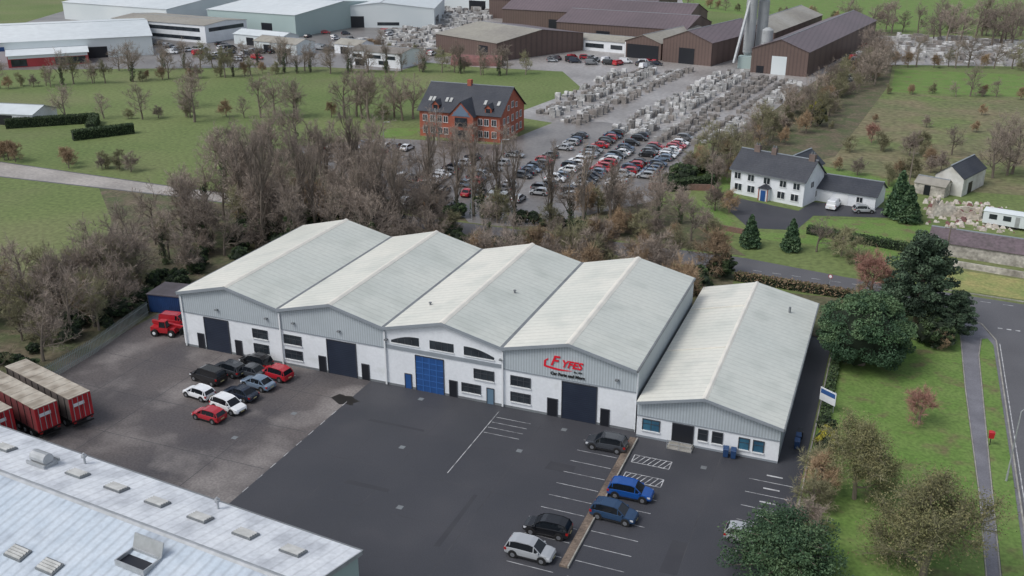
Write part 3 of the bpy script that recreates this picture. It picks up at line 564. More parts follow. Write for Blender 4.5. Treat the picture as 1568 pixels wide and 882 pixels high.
g=gable('farm_barn',(-215,190),10,14,10,3,4.5,'x',white,paleroof,[('f',-3,1,0,2.6,door_and_shade)],.3)
# stacked concrete products
b=MB()
BP=[(-93,296),(-95,250),(-82,241),(-48,226),(-37,238),(-35,262),(-30,322),(-40,330),(-64,338),(-92,322)]
def inblk(x,y):
    c=False;n=len(BP)
    for i in range(n):
        x0,y0=BP[i];x1,y1=BP[(i+1)%n]
        if (y0>y)!=(y1>y) and x<(x1-x0)*(y-y0)/(y1-y0)+x0: c=not c
    return c
for r_ in range(40):
    u=-104+r_*1.95
    if r_%5==4: continue
    dens=rnd.uniform(.05,.4); hb=rnd.choice([.7,1.0,1.4]); tone=rnd.choice([0,0,0,0,1])
    for s_ in range(72):
        yy=222+s_*1.6; x=u+(yy-228)*.10
        if not inblk(x,yy) or rnd.random()<dens: continue
        if 264<yy<270 or 296<yy<300 or 246<yy<249: continue
        if -75<x-(yy-228)*.1<-70 : continue
        h=hb*rnd.choice([.5,1,1,1,1.4]); w=rnd.uniform(1.0,1.6); d=rnd.uniform(.8,1.3)
        b.box(x,x+w,yy,yy+d,0.01,h,tone if rnd.random()<.75 else 1)
b.obj('stacked_concrete_blocks',[block,block2])
b=MB()
for i in range(900):
    x=rnd.uniform(-262,-165);yy=rnd.uniform(430,560)
    if -194<x and yy<492: continue
    b.box(x,x+rnd.uniform(1.5,5),yy,yy+rnd.uniform(1,2.5),0,rnd.uniform(.6,2.2),rnd.choice([0,0,1]))
for i in range(420):
    x=rnd.uniform(-8,78);yy=rnd.uniform(385,455)
    b.box(x,x+rnd.uniform(1.5,4),yy,yy+rnd.uniform(1,2.5),0,rnd.uniform(.6,2.0),rnd.choice([0,0,1]))
for i in range(380):
    x=rnd.uniform(-215,-150);yy=rnd.uniform(335,430)
    if abs(x+143)<22 and yy<385: continue
    b.box(x,x+rnd.uniform(1.2,4),yy,yy+rnd.uniform(1,2.2),0,rnd.uniform(.5,1.8),rnd.choice([0,0,1]))
b.obj('stored_materials',[block,block2])
# ------------------------------------------------------------------ vehicles
tyre=black; cglass=mat('car_glass',(.010,.013,.017),None,rough=.08); lampw=mat('head_lamp',(.6,.62,.65),None,rough=.2); lampr=mat('tail_lamp',(.35,.01,.01),None,rough=.3); alloy=mat('alloy_wheel',(.3,.31,.33),None,rough=.35,metal=.6)
plastic=mat('black_plastic',(.018,.018,.02),None,rough=.6); plate=mat('number_plate',(.55,.5,.25),None,rough=.5)
PA={}
def carpaint(n,c):
    if n in PA: return PA[n]
    m=mat('car_paint_'+n,c,None,rough=.25,metal=.25 if n!='white' and n!='red' else 0); m.node_tree.nodes['Principled BSDF'].inputs['Coat Weight'].default_value=.6; PA[n]=m; return m
CM={}
def carmesh(kind,cn,c):
    if (kind,cn) in CM: return CM[(kind,cn)]
    b=MB()
    if kind=='suv':
        W=.93; st=[(-2.25,.42,.72,.74),(-2.18,.28,.98,.86),(-1.7,.24,1.04,.92),(-.9,.24,1.05,.93),(.2,.24,1.03,.93),(.95,.24,1.00,.92),(1.2,.24,.99,.92),(1.75,.26,.94,.90),(2.15,.30,.82,.82),(2.27,.42,.62,.70)]
        gh=[(-2.12,1.0,-1.85),(-1.85,1.5,0),(-1.2,1.66,0),(.1,1.66,0),(.55,1.55,0),(1.25,1.0,0)]; wheels=(-1.35,1.38);wr=.36
    elif kind=='hatch':
        W=.87; st=[(-2.0,.40,.70,.70),(-1.95,.26,.90,.80),(-1.5,.22,.95,.86),(-.8,.22,.95,.87),(.2,.22,.93,.87),(.9,.22,.91,.86),(1.1,.22,.90,.86),(1.6,.24,.82,.83),(1.92,.28,.70,.74),(2.02,.38,.54,.62)]
        gh=[(-1.93,.92,0),(-1.65,1.32,0),(-1.1,1.46,0),(0,1.46,0),(.4,1.37,0),(1.15,.9,0)]; wheels=(-1.22,1.25);wr=.32
    elif kind=='saloon':
        W=.9; st=[(-2.3,.42,.76,.72),(-2.22,.28,.92,.82),(-1.7,.24,.96,.89),(-.9,.22,.94,.9),(.2,.22,.92,.9),(.9,.22,.9,.89),(1.1,.22,.89,.89),(1.7,.24,.80,.86),(2.15,.28,.68,.78),(2.3,.40,.54,.64)]
        gh=[(-1.75,.93,0),(-1.1,1.36,0),(-.7,1.43,0),(.05,1.43,0),(.4,1.36,0),(1.2,.88,0)]; wheels=(-1.35,1.4);wr=.33
    else:
        W=.95; st=[(-2.4,.36,1.1,.90),(-2.36,.28,1.15,.94),(-1.7,.26,1.15,.95),(-.9,.26,1.15,.95),(.2,.26,1.15,.95),(.95,.26,1.12,.95),(1.2,.26,1.10,.94),(1.85,.28,1.0,.92),(2.3,.32,.85,.84),(2.4,.42,.65,.74)]
        gh=[(-2.34,1.12,0),(-2.28,1.8,0),(-2.0,1.9,0),(.4,1.9,0),(.8,1.78,0),(1.55,1.06,0)]; wheels=(-1.5,1.5);wr=.34
    rings=[]
    for x,z0,z1,hw in st:
        n=len(b.v); zm=z0+(z1-z0)*.55
        prof=[(-hw*.86,z0),(-hw,z0+(z1-z0)*.25),(-hw,zm),(-hw*.95,z1-.05),(-hw*.82,z1),(hw*.82,z1),(hw*.95,z1-.05),(hw,zm),(hw,z0+(z1-z0)*.25),(hw*.86,z0)]
        b.v+=[(x,y,z) for y,z in prof]; rings.append(n)
    for i in range(len(rings)-1):
        for k in range(10):
            k2=(k+1)%10; a=rings[i];c_=rings[i+1]
            b.f.append((a+k,c_+k,c_+k2,a+k2)); b.m.append(1 if k==9 else 0)
    b.f.append(tuple(rings[0]+k for k in range(10))); b.m.append(0); b.f.append(tuple(rings[-1]+k for k in reversed(range(10)))); b.m.append(0)
    zb=gh[0][1]
    n0=len(b.v); tw=W*.74
    for x,z,_ in gh:
        b.v+=[(x,-W*.9 if z<=gh[0][1]+.02 else -tw,z),(x,W*.9 if z<=gh[0][1]+.02 else tw,z)]
    n=len(gh)
    for i in range(n-1):
        a=n0+2*i
        top = not (i==0 or i==n-2)
        if kind=='van' and i==0: top=True
        b.f.append((a,a+2,a+3,a+1)); b.m.append(0 if top else 2)
    for sgn,off in ((-1,0),(1,1)):
        nb=len(b.v); b.v+=[(x,sgn*W*.9,(gh[0][1]*(1-(x-gh[0][0])/(gh[-1][0]-gh[0][0]))+gh[-1][1]*((x-gh[0][0])/(gh[-1][0]-gh[0][0])))) for x,_,_ in gh]
        for i in range(n-1):
            q=[nb+i,nb+i+1,n0+2*(i+1)+off,n0+2*i+off]
            if i==0: q=[nb,nb+1,n0+2+off]
            if i==n-2: q=[nb+i,nb+i+1,n0+2*i+off]
            if sgn>0: q=q[::-1]
            b.f.append(tuple(q)); b.m.append(2 if not(kind=='van' and i<3) else 0)
        for xx in (gh[1][0]+.12,-.25,gh[-2][0]-.02):
            b.hexa([(xx,sgn*(W*.9+.005),zb-.02),(xx+.09,sgn*(W*.9+.005),zb-.02),(xx+.09,sgn*(W*.9-.03),zb-.02),(xx,sgn*(W*.9-.03),zb-.02)],
                   [(xx,sgn*(tw+.008),gh[2][1]-.07),(xx+.08,sgn*(tw+.008),gh[2][1]-.07),(xx+.08,sgn*(tw-.03),gh[2][1]-.07),(xx,sgn*(tw-.03),gh[2][1]-.07)],0)
        b.tube([(gh[1][0],sgn*(tw-.01),gh[1][1]+.0),(gh[2][0],sgn*(tw-.01),gh[2][1]),(gh[3][0],sgn*(tw-.01),gh[3][1]),(gh[4][0],sgn*(tw-.01),gh[4][1]),(gh[5][0],sgn*(W*.88),gh[5][1])],[.045]*5,4,0)
        b.tube([(gh[1][0],sgn*(tw-.01),gh[1][1]),(gh[0][0],sgn*W*.88,gh[0][1])],[.06,.06],4,0)
        b.hexa([(gh[-1][0]-.3,sgn*W*.92,zb+.0),(gh[-1][0]-.12,sgn*W*.92,zb),(gh[-1][0]-.12,sgn*(W+.14),zb),(gh[-1][0]-.3,sgn*(W+.14),zb)],[(gh[-1][0]-.3,sgn*W*.92,zb+.15),(gh[-1][0]-.16,sgn*W*.92,zb+.13),(gh[-1][0]-.16,sgn*(W+.14),zb+.13),(gh[-1][0]-.3,sgn*(W+.14),zb+.15)],0)
        b.box(wheels[0]+wr+.1,wheels[1]-wr-.1,min(sgn*(W-.02),sgn*(W+.015)),max(sgn*(W-.02),sgn*(W+.015)),.24,.36,1)
        for wx in wheels:
            b.tube([(wx,sgn*(W-.16),wr+.02),(wx,sgn*(W+.012),wr+.02)],[wr+.09,wr+.09],14,1,True)
            b.tube([(wx,sgn*(W-.2),wr),(wx,sgn*(W+.03),wr)],[wr,wr],14,3,True); b.tube([(wx,sgn*W,wr),(wx,sgn*(W+.045),wr)],[wr*.62,wr*.58],10,4,True)
        fx=st[-2][0]; fz=st[-2][2]; b.hexa([(fx-.22,sgn*st[-2][3]*.62,fz-.2),(fx+.06,sgn*st[-2][3]*.62,fz-.2),(fx-.02,sgn*(st[-2][3]+.02),fz-.2),(fx-.3,sgn*(st[-2][3]+.05),fz-.2)],[(fx-.24,sgn*st[-2][3]*.62,fz-.02),(fx+.03,sgn*st[-2][3]*.62,fz-.04),(fx-.05,sgn*(st[-2][3]+.01),fz-.03),(fx-.34,sgn*(st[-2][3]+.04),fz)],5)
        rx=st[1][0]; rz_=st[1][2]; b.hexa([(rx-.03,sgn*st[1][3]*.7,rz_-.28),(rx+.2,sgn*st[1][3]*.7,rz_-.28),(rx+.2,sgn*(st[1][3]+.03),rz_-.28),(rx-.03,sgn*(st[1][3]+.01),rz_-.28)],[(rx-.03,sgn*st[1][3]*.7,rz_-.05),(rx+.2,sgn*st[1][3]*.7,rz_-.05),(rx+.2,sgn*(st[1][3]+.03),rz_-.05),(rx-.03,sgn*(st[1][3]+.01),rz_-.05)],6)
    b.box(st[-1][0]-.03,st[-1][0]+.02,-.5,.5,.42,.58,1); b.box(st[-1][0]+.02,st[-1][0]+.03,-.26,.26,.44,.55,7); b.box(st[0][0]-.02,st[0][0],-.26,.26,.55,.67,7)
    me=b.mesh('car_body',[c,plastic,cglass,tyre,alloy,lampw,lampr,plate]); CM[(kind,cn)]=me; return me
CC={'black':(.016,.017,.02),'navy':(.022,.032,.055),'dgrey':(.06,.067,.078),'white':(.80,.82,.84),'silver':(.46,.48,.50),'red':(.42,.018,.03),'blue':(.012,.09,.36),'lblue':(.20,.27,.36),'grey':(.2,.205,.215),'dblue':(.025,.065,.14)}
def car(kind,cn,x,y,ang,z=.012,name='parked_car',parent=None,s=1):
    return add(name,carmesh(kind,cn,carpaint(cn,CC[cn])),parent,(x,y,z),math.radians(ang),s)
for k,c_,x,y,a in [('suv','black',-71,91,172),('van','black',-74,85.4,172),('suv','dgrey',-72.8,88,172),('saloon','dgrey',-70.2,88.6,175),('suv','red',-66.8,89.2,172),
    ('hatch','white',-72.4,81.6,172),('suv','white',-67.2,80.3,-10),('saloon','navy',-67.7,83.3,172),('saloon','lblue',-67.4,86.3,172),('hatch','red',-67.9,77.7,175),
    ('suv','dgrey',-24.2,88.3,182),('suv','blue',-19.4,80.4,2),('suv','dblue',-19.9,76.3,-2),('suv','black',-25,71.8,182),('suv','silver',-25.3,68,0),('hatch','silver',-7.6,77.4,0)]:
    car(k,c_,x,y,a)
# telehandler / forklift beside the container
e=empty('red_telehandler',(-88.0,94.6,.012),math.radians(12)); b=MB()
b.hexa([(-1.9,-.75,.55),(1.7,-.75,.55),(1.7,.75,.55),(-1.9,.75,.55)],[(-1.9,-.7,1.25),(1.5,-.7,1.15),(1.5,.7,1.15),(-1.9,.7,1.25)],0)
b.hexa([(-.5,-1.0,.6),(.7,-1.0,.6),(.7,-.15,.6),(-.5,-.15,.6)],[(-.5,-1.0,1.35),(.75,-1.0,1.35),(.75,-.15,1.35),(-.5,-.15,1.35)],0)
b.hexa([(-.48,-.98,1.35),(.72,-.98,1.35),(.72,-.17,1.35),(-.48,-.17,1.35)],[(-.4,-.92,2.2),(.45,-.92,2.2),(.45,-.22,2.2),(-.4,-.22,2.2)],2)
b.box(-.5,.55,-1.0,-.15,2.2,2.3,0)
for x,y_ in ((-.48,-.98),(-.48,-.22),(.55,-.98),(.55,-.22)): b.tube([(x,y_,1.35),(x*.85,y_,2.22)],[.05,.05],4,0)
b.hexa([(-2.0,.1,1.5),(2.3,.1,.9),(2.3,.5,.9),(-2.0,.5,1.5)],[(-2.0,.1,1.9),(2.4,.1,1.25),(2.4,.5,1.25),(-2.0,.5,1.9)],0)
b.box(2.3,2.4,-.7,.9,.3,1.2,1); 
for y_ in (-.4,.6): b.box(2.4,3.4,y_-.06,y_+.06,.3,.38,1)
b.box(-1.9,-1.0,.15,.8,1.2,1.6,0)
for x in (-1.25,1.15):
    for s in (-1,1): b.tube([(x,s*.7,.5),(x,s*1.08,.5)],[.5,.5],14,1,True); b.tube([(x,s*1.06,.5),(x,s*1.11,.5)],[.25,.22],10,3,True)
b.obj('machine_body',[red,black,cglass,wframe],e)
car('van','red',-88.9,97.6,8,name='red_van',s=.9)
cols=['black','white','silver','grey','dgrey','navy','red','dblue','silver','grey','white','lblue']
lot=[(-64.5,176,232),(-58,176,234),(-52,185,234),(-72,176,228),(-80,176,205),(-88,165,200),(-47.5,196,236)]
for x,y0_,y1_ in lot:
    y=y0_
    while y<y1_:
        if rnd.random()<.75: car(rnd.choice(['suv','hatch','saloon','hatch']),rnd.choice(cols),x+rnd.uniform(-.3,.3),y,rnd.choice([0,180])+rnd.uniform(-3,3),.016)
        y+=2.65
for x0_,x1_,y in ((-125,-108,193),(-122,-104,199.5),(-112,-96,182),(-88,-66,170.5),(-86,-74,161),(-100,-88,176)):
    x=x0_
    while x<x1_:
        if rnd.random()<.7: car(rnd.choice(['suv','hatch','saloon']),rnd.choice(cols),x,y,90+rnd.uniform(-4,4),.016)
        x+=2.7
car('hatch','silver',-3.5,187.5,20); car('van','white',-9,188.5,80,name='parked_van')
for i in range(110):
    x,y=rnd.choice([(rnd.uniform(-290,-215),rnd.uniform(300,328)),(rnd.uniform(-258,-215),rnd.uniform(296,318)),(rnd.uniform(-215,-165),rnd.uniform(328,345)),(rnd.uniform(-18,-14),rnd.uniform(330,440)),(rnd.uniform(-120,-80),rnd.uniform(335,348)),(rnd.uniform(-255,-200),rnd.uniform(340,390))])
    car(rnd.choice(['suv','van','hatch']),rnd.choice(['white','silver','white','black','grey','red','navy']),x,y,rnd.choice([0,90,20,70]),.02,'parked_car')
def trailer(name,rx,ry,ang,c1):
    e=empty(name,(rx,ry,.012),math.radians(ang)); b=MB()
    b.box(-13.5,-.1,-1.24,1.24,1.25,4.0,0); b.box(-13.55,0,-1.28,1.28,4.0,4.08,1)
    b.box(-.1,0,-1.27,1.27,1.15,4.0,2)
    b.box(0,.03,-.02,.02,1.3,3.9,3)
    for yy in (-.9,-.3,.3,.9): b.box(0,.05,yy-.03,yy+.03,1.3,3.95,4)
    for i in range(10):
        for s in (-1,1): b.box(-13.2+i*1.35,-13.12+i*1.35,s*1.27-.02,s*1.27+.02,1.3,3.95,3)
    b.box(-13.5,-.1,-.9,.9,1.0,1.25,3); b.box(-13.5,0,-1.26,1.26,1.1,1.25,3)
    for x in (-1.9,-3.2,-4.5):
        for s in (-1,1): b.tube([(x,s*.85,.5),(x,s*1.22,.5)],[.5,.5],14,3,True); b.tube([(x,s*1.2,.5),(x,s*1.24,.5)],[.25,.25],10,4,True)
    for s in (-1,1): b.box(-10.6,-10.45,s*.8-.08,s*.8+.08,.0,1.1,4)
    b.box(-.2,0,-1.2,1.2,.5,.62,3)
    for s in (-1,1): b.box(-.05,.02,s*1.0-.15,s*1.0+.15,.9,1.05,5)
    for i in range(9): b.box(-13.3+i*1.6,-13.2+i*1.6,-1.25,1.25,4.08,4.11,1)
    b.box(.03,.045,-.9,.4,2.9,3.3,6)
    b.obj('trailer_body',[c1,tarp,red,black,galv,lampr,wframe],e)
curt=mat('trailer_curtain',(.26,.05,.055),(.15,.06,.06),.4,.6,coords='obj')
curt2=mat('trailer_curtain_grey',(.15,.13,.12),(.09,.08,.075),.4,.6,coords='obj')
trailer('curtainside_trailer',-79.6,71.0,-15,curt2); trailer('curtainside_trailer',-81.3,67.9,-15,curt); trailer('curtainside_trailer',-84.5,64.9,-14,curt2)
e=empty('shipping_container',(-92.4,101.5,0),math.radians(8)); b=MB()
b.box(-3.2,3.2,-1.25,1.25,.1,2.7,0)
for i in range(21):
    x=-3.1+i*.31; b.box(x-.07,x+.07,-1.29,-1.25,.25,2.6,0)
for x in (-3.25,3.1):
    for y in (-1.3,1.15): b.box(x,x+.15,y,y+.15,0,2.75,1)
b.box(-3.3,3.3,-1.4,3.4,2.75,2.9,2); b.obj('container_body',[mat('container_blue',(.02,.06,.18),(.02,.045,.13),.5,.5,coords='obj'),frame,mat('felt_roof',(.11,.10,.115),(.08,.072,.08),.5,.9)],e)
b=MB()
def fence(b,pts,h=2.2):
    for (x0,y0),(x1,y1) in zip(pts[:-1],pts[1:]):
        l=math.hypot(x1-x0,y1-y0);n=int(l/.28);dx,dy=(x1-x0)/l,(y1-y0)/l
        for i in range(n):
            x=x0+dx*l*i/n;y=y0+dy*l*i/n
            b.hexa([(x-dx*.07,y-dy*.07,0),(x+dx*.07,y+dy*.07,0),(x+dx*.07-dy*.02,y+dy*.07+dx*.02,0),(x-dx*.07-dy*.02,y-dy*.07+dx*.02,0)],[(x-dx*.07,y-dy*.07,h-.12),(x+dx*.07,y+dy*.07,h-.12),(x-dy*.02,y+dx*.02,h),(x-dy*.02,y+dx*.02,h)],0)
        for z in (.5,1.7): strip(b,[(x0,y0),(x1,y1)],.05,z,z+.06,0)
fence(b,[(-93.2,58),(-92,75),(-92.6,86),(-94.8,99)]); b.obj('palisade_fence',[mat('fence_steel',(.28,.33,.32),(.21,.25,.24),.5,.6)])
def lamp(x,y,h=9,ang=0):
    e=empty('street_lamp',(x,y,0),ang); b=MB()
    b.tube([(0,0,0),(0,0,1.2)],[.11,.1],8,0,True); b.tube([(0,0,1.2),(0,0,h-.4),(.25,0,h-.05),(1.3,0,h+.1)],[.08,.055,.05,.04],8,0,True)
    b.hexa([(1.1,-.12,h+.02),(1.8,-.12,h+.08),(1.8,.12,h+.08),(1.1,.12,h+.02)],[(1.15,-.1,h+.15),(1.75,-.08,h+.18),(1.75,.08,h+.18),(1.15,.1,h+.15)],0)
    b.obj('column_and_lantern',[galv],e)
lamp(15.3,97,8.5,0); lamp(8,152.5,8,-1.5); lamp(-70,156,8,-1.5); lamp(-78,190,7,0); lamp(-55,205,7,0); lamp(-110,196,7,0)
e=empty('litter_bin',(14.1,104,0.12)); b=MB(); b.cyl(0,0,0,1.1,.05,8,1); b.hexa([(-.25,-.2,.9),(.25,-.2,.9),(.25,.2,.9),(-.25,.2,.9)],[(-.3,-.24,1.6),(.3,-.24,1.6),(.3,.24,1.6),(-.3,.24,1.6)],0); b.hexa([(-.33,-.27,1.6),(.33,-.27,1.6),(.33,.27,1.6),(-.33,.27,1.6)],[(-.1,-.1,1.75),(.1,-.1,1.75),(.1,.1,1.75),(-.1,.1,1.75)],0); b.obj('bin_body',[red,black],e)
e=empty('notice_board_sign',(-3.0,105.5,0.1),math.radians(-35)); b=MB(); b.box(-1.1,1.1,-.04,.04,1.0,2.6,0); b.box(-1.0,1.0,-.055,-.04,1.9,2.45,2); 
for x in (-.95,.88): b.cyl(x,.08,0,2.7,.05,8,1)
b.obj('sign_panel',[white,galv,mat('sign_blue',(.03,.1,.3),None)],e)
for x,y in ((7,141.6),(-6,144)):
    e=empty('traffic_sign',(x,y,0.1),-.4); b=MB(); b.cyl(0,0,0,2.6,.04,8,0); b.tube([(0,-.05,2.3),(0,-.08,2.3)],[.32,.32],16,1,True); b.tube([(0,-.081,2.3),(0,-.09,2.3)],[.24,.24],16,2,True); b.obj('sign_plate',[galv,red,white],e)
def pole(x,y,h=9):
    e=empty('utility_pole',(x,y,0)); b=MB(); b.tube([(0,0,0),(0,0,h)],[.14,.09],8,0,True); b.box(-.8,.8,-.05,.05,h-.5,h-.38,0)
    for q in (-.7,0,.7): b.cyl(q,0,h-.38,h-.2,.04,6,1)
    b.obj('pole_shaft',[bark,gutter],e)
pole(-32,186,9); pole(-36,214,9); pole(4,205,8.5); pole(10,158,8)
e=empty('flag_pole',(-101,205,0)); b=MB(); b.cyl(0,0,0,9,.06,8,0,.03); b.cyl(0,0,9,9.12,.09,8,0); b.obj('pole_shaft',[wframe],e)
b=MB(); strip(b,[(8,163),(24,160.5),(50,158)],.3,0,1.0); b.obj('boundary_wall',[stone])
b=MB(); strip(b,[(-45,188),(-33,191.5),(-31,188)],.25,0,1.3); strip(b,[(-29,168),(-21,166)],.25,0,.9); b.obj('garden_wall',[mat('red_wall',(.26,.15,.12),(.2,.13,.11),.5,.9,.2,3)])
# ------------------------------------------------------------------ trees
def leafquads(rng,C,n,size):
    a=rng.normal(size=(n,3)); a/=np.linalg.norm(a,axis=1,keepdims=True)
    t=rng.normal(size=(n,3)); u=np.cross(a,t); u/=np.linalg.norm(u,axis=1,keepdims=True); v=np.cross(a,u)
    s=size*rng.uniform(.6,1.3,size=(n,1))
    return np.stack([C-u*s,C-v*s*.55,C+u*s,C+v*s*.55],axis=1)
def clump(b,rng,c,r,n,size,m):
    d=rng.normal(size=(n,3)); d/=np.linalg.norm(d,axis=1,keepdims=True)
    rr=rng.uniform(.45,1.0,size=(n,1))**.6
    C=np.array(c)+d*rr*np.array(r); b.arr(leafquads(rng,C,n,size),m)
def bare(seed,h=12,spread=.55,maxl=3,kids=(8,5,4),tw=7,mtw=1,ivyn=0,column=False,twl=.9,ivh=.62):
    r=random.Random(seed); rng=np.random.default_rng(seed); b=MB(); tips=[]
    def rv(): return Vector((r.gauss(0,1),r.gauss(0,1),r.gauss(0,1))).normalized()
    trunkpts=[]
    def br(p,d,L,rad,lev):
        n=4 if lev==0 else (3 if lev==1 else 2); pts=[p.copy()];rs=[rad]
        for i in range(n):
            d=(d+rv()*(.10 if lev==0 else .22)+Vector((0,0,.10 if not column else .25))).normalized(); p=p+d*L/n; pts.append(p.copy()); rs.append(rad*(1-.62*(i+1)/n))
        b.tube(pts,rs,(6 if lev==0 else 4 if lev==1 else 3),0)
        if lev==0: trunkpts.extend(pts)
        if lev<maxl:
            k=kids[lev]
            for i in range(k):
                t=r.uniform(.22 if lev==0 else .2,1.0) if i>0 else 1.0
                f=t*n; j=min(n-1,int(f)); q=pts[j].lerp(pts[j+1],f-j)
                x=d.orthogonal().normalized(); ax=x.cross(d); az=r.uniform(0,6.28); side=(x*math.cos(az)+ax*math.sin(az))
                sp=(r.uniform(.3,.55) if column else r.uniform(.55,1.15))*(spread/.55)
                if i==0: sp*=.35
                dd=(d*math.cos(sp)+side*math.sin(sp)).normalized()
                LL=L*(r.uniform(.32,.45) if column and lev==0 else r.uniform(.45,.68))*(1-.35*t if lev==0 else 1)
                br(q,dd,LL,max(.018,rad*.5*(1-.3*t)),lev+1)
        if lev>=maxl-1:
            for i in range(tw):
                t=r.uniform(.1,1.0);f=t*n;j=min(n-1,int(f)); q=pts[j].lerp(pts[j+1],f-j); tips.append((q,d.copy()))
    br(Vector((0,0,0)),Vector((0,0,1)),h*(.85 if column else .6),h*.022+.05,0)
    n=len(tips); A=np.array([t[0] for t in tips]); Dd=np.array([t[1] for t in tips]); 
    dv=Dd+rng.normal(size=(n,3))*.55+np.array([0,0,.25]); dv/=np.linalg.norm(dv,axis=1,keepdims=True)
    ln_=rng.uniform(.5,1.3,size=(n,1))*twl; s=np.cross(dv,rng.normal(size=(n,3))); s/=np.linalg.norm(s,axis=1,keepdims=True); w=.026
    E=A+dv*ln_
    b.arr(np.stack([A-s*w,A+s*w,E],axis=1),1)
    for _ in range(2):
        M=A+dv*ln_*rng.uniform(.2,.8,size=(n,1)); d2=dv+rng.normal(size=(n,3))*.6; d2/=np.linalg.norm(d2,axis=1,keepdims=True)
        b.arr(np.stack([M-s*w*.8,M+s*w*.8,M+d2*ln_*.6],axis=1),1)
    if ivyn:
        hh=h*ivh
        for i in range(ivyn):
            z=hh*(i+.5)/ivyn; f=min(.999,z/(h*.85 if column else h*.6))*4; j=int(f); q=trunkpts[j].lerp(trunkpts[j+1],f-j)
            rr=(.9 if i<ivyn*.7 else .6)*r.uniform(.6,1.1)
            clump(b,rng,(q.x+r.gauss(0,.25),q.y+r.gauss(0,.25),q.z),(rr,rr,rr*1.2),90,.16,r.choice([2,2,3]))
    return b
TM=[bark,twig,ivy,ivyd]
def mk(name,b,mats): return b.mesh(name,mats)
T={}
T['bare']=[mk('bare_tree',bare(i,12,.6),TM) for i in (1,2,3,4)]
T['ivy']=[mk('ivy_clad_tree',bare(i,13,.5,ivyn=12,ivh=.5),TM) for i in (11,12,13)]
T['pop']=[mk('poplar_tree',bare(i,16,.5,column=True,kids=(15,4,3),ivyn=5,tw=5,ivh=.3),TM) for i in (21,22,23)]
T['shrub']=[mk('bare_shrub',bare(i,6,.75,kids=(10,5,4),tw=8,twl=.8),[bark,m,ivy,ivyd]) for i,m in ((31,twig2),(32,twig),(33,twig2),(34,twigo))]
T['oliv']=[mk('bare_tree',bare(i,11,.65,tw=9),[bark,twigo,ivy,ivyd]) for i in (41,42)]
def evergreen(seed,rx,rz,n=55,leaf=.22,per=160,mats=(0,1),inner=.78):
    import bmesh
    r=random.Random(seed);rng=np.random.default_rng(seed);b=MB()
    b.tube([(0,0,0),(0,0,rz*1.0)],[rx*.09+.05,rx*.04],6,2)
    bm=bmesh.new(); bmesh.ops.create_icosphere(bm,subdivisions=3,radius=1)
    n0=len(b.v)
    for v in bm.verts:
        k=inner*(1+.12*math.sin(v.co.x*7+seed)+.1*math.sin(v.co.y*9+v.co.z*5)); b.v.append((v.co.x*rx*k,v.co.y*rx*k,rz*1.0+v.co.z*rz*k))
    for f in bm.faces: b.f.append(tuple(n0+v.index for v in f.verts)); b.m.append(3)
    bm.free()
    for i in range(n):
        d=Vector((r.gauss(0,1),r.gauss(0,1),r.gauss(0,1))).normalized()
        if d.z<-.75: d.z=-d.z
        k=r.uniform(.78,.98); c=(d.x*rx*k,d.y*rx*k,rz+d.z*rz*k); s=r.uniform(.14,.26)
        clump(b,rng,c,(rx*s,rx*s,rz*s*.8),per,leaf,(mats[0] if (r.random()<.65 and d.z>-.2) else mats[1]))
    return b
def conifer(seed,h,r0,leaf=.22):
    r=random.Random(seed);rng=np.random.default_rng(seed);b=MB(); b.tube([(0,0,0),(0,0,h*.97)],[r0*.08,.02],6,2)
    for i in range(60):
        z=h*(.06+.92*(i/60)**.9); R=r0*(1-z/h)**.8
        for j in range(max(3,int(10*(1-z/h)+3))):
            a=r.uniform(0,6.28); rr=R*r.uniform(.45,1.2); 
            clump(b,rng,(rr*math.cos(a)*.75,rr*math.sin(a)*.75,z),(R*.28+.12,R*.28+.12,h*.022+.1),24,leaf,r.choice([0,0,1]))
    b.tube([(0,0,.3),(0,0,h*.5),(0,0,h*.95)],[r0*.55,r0*.33,.05],10,3)
    return b
def pine(seed,h,r0,leaf=.2):
    r=random.Random(seed);rng=np.random.default_rng(seed);b=MB(); b.tube([(0,0,0),(.2,0,h*.5),(0,.1,h*.97)],[r0*.09,r0*.06,.03],7,2)
    for i in range(62):
        z=h*(.16+.82*(i/62)); R=r0*(math.sin(math.pi*min(1,(1-(z/h-.1)))*.62)**.8)*r.uniform(.6,1.1); a=i*2.4+r.uniform(-.4,.4)
        p0=(0.1,0,z-.4); p1=(R*math.cos(a),R*math.sin(a),z+R*.12); b.tube([p0,p1],[.09,.03],4,2)
        for t in (.4,.62,.82,1.0):
            s=r0*.2*r.uniform(.7,1.2); clump(b,rng,(p1[0]*t+r.gauss(0,.25),p1[1]*t+r.gauss(0,.25),p0[2]+(p1[2]-p0[2])*t+.1),(s,s,s*.55),120,leaf,0 if r.random()<.55 else 1)
    return b
EM=[ever,everd,bark,core]; PM=[pineg,pined,bark,core]
T['ball']=[mk('evergreen_tree',evergreen(5,5.3,4.7,150,.15,240),EM)]
T['bush']=[mk('evergreen_bush',evergreen(50+i,1.6,1.3,34,.13,70),[ivy,ivyd,bark,core]) for i in range(3)]
T['ybush']=[mk('yellow_shrub',evergreen(60,1.4,1.1,26,.12,80),[ygreen,olive,bark,core])]
T['cone']=[mk('conifer_tree',conifer(i,6.5,2.3),EM) for i in (71,72)]
T['pine']=[mk('pine_tree',pine(81,14,5.2),PM)]
T['near']=[mk('conifer_tree',pine(82,6.6,5.4,.13),EM)]
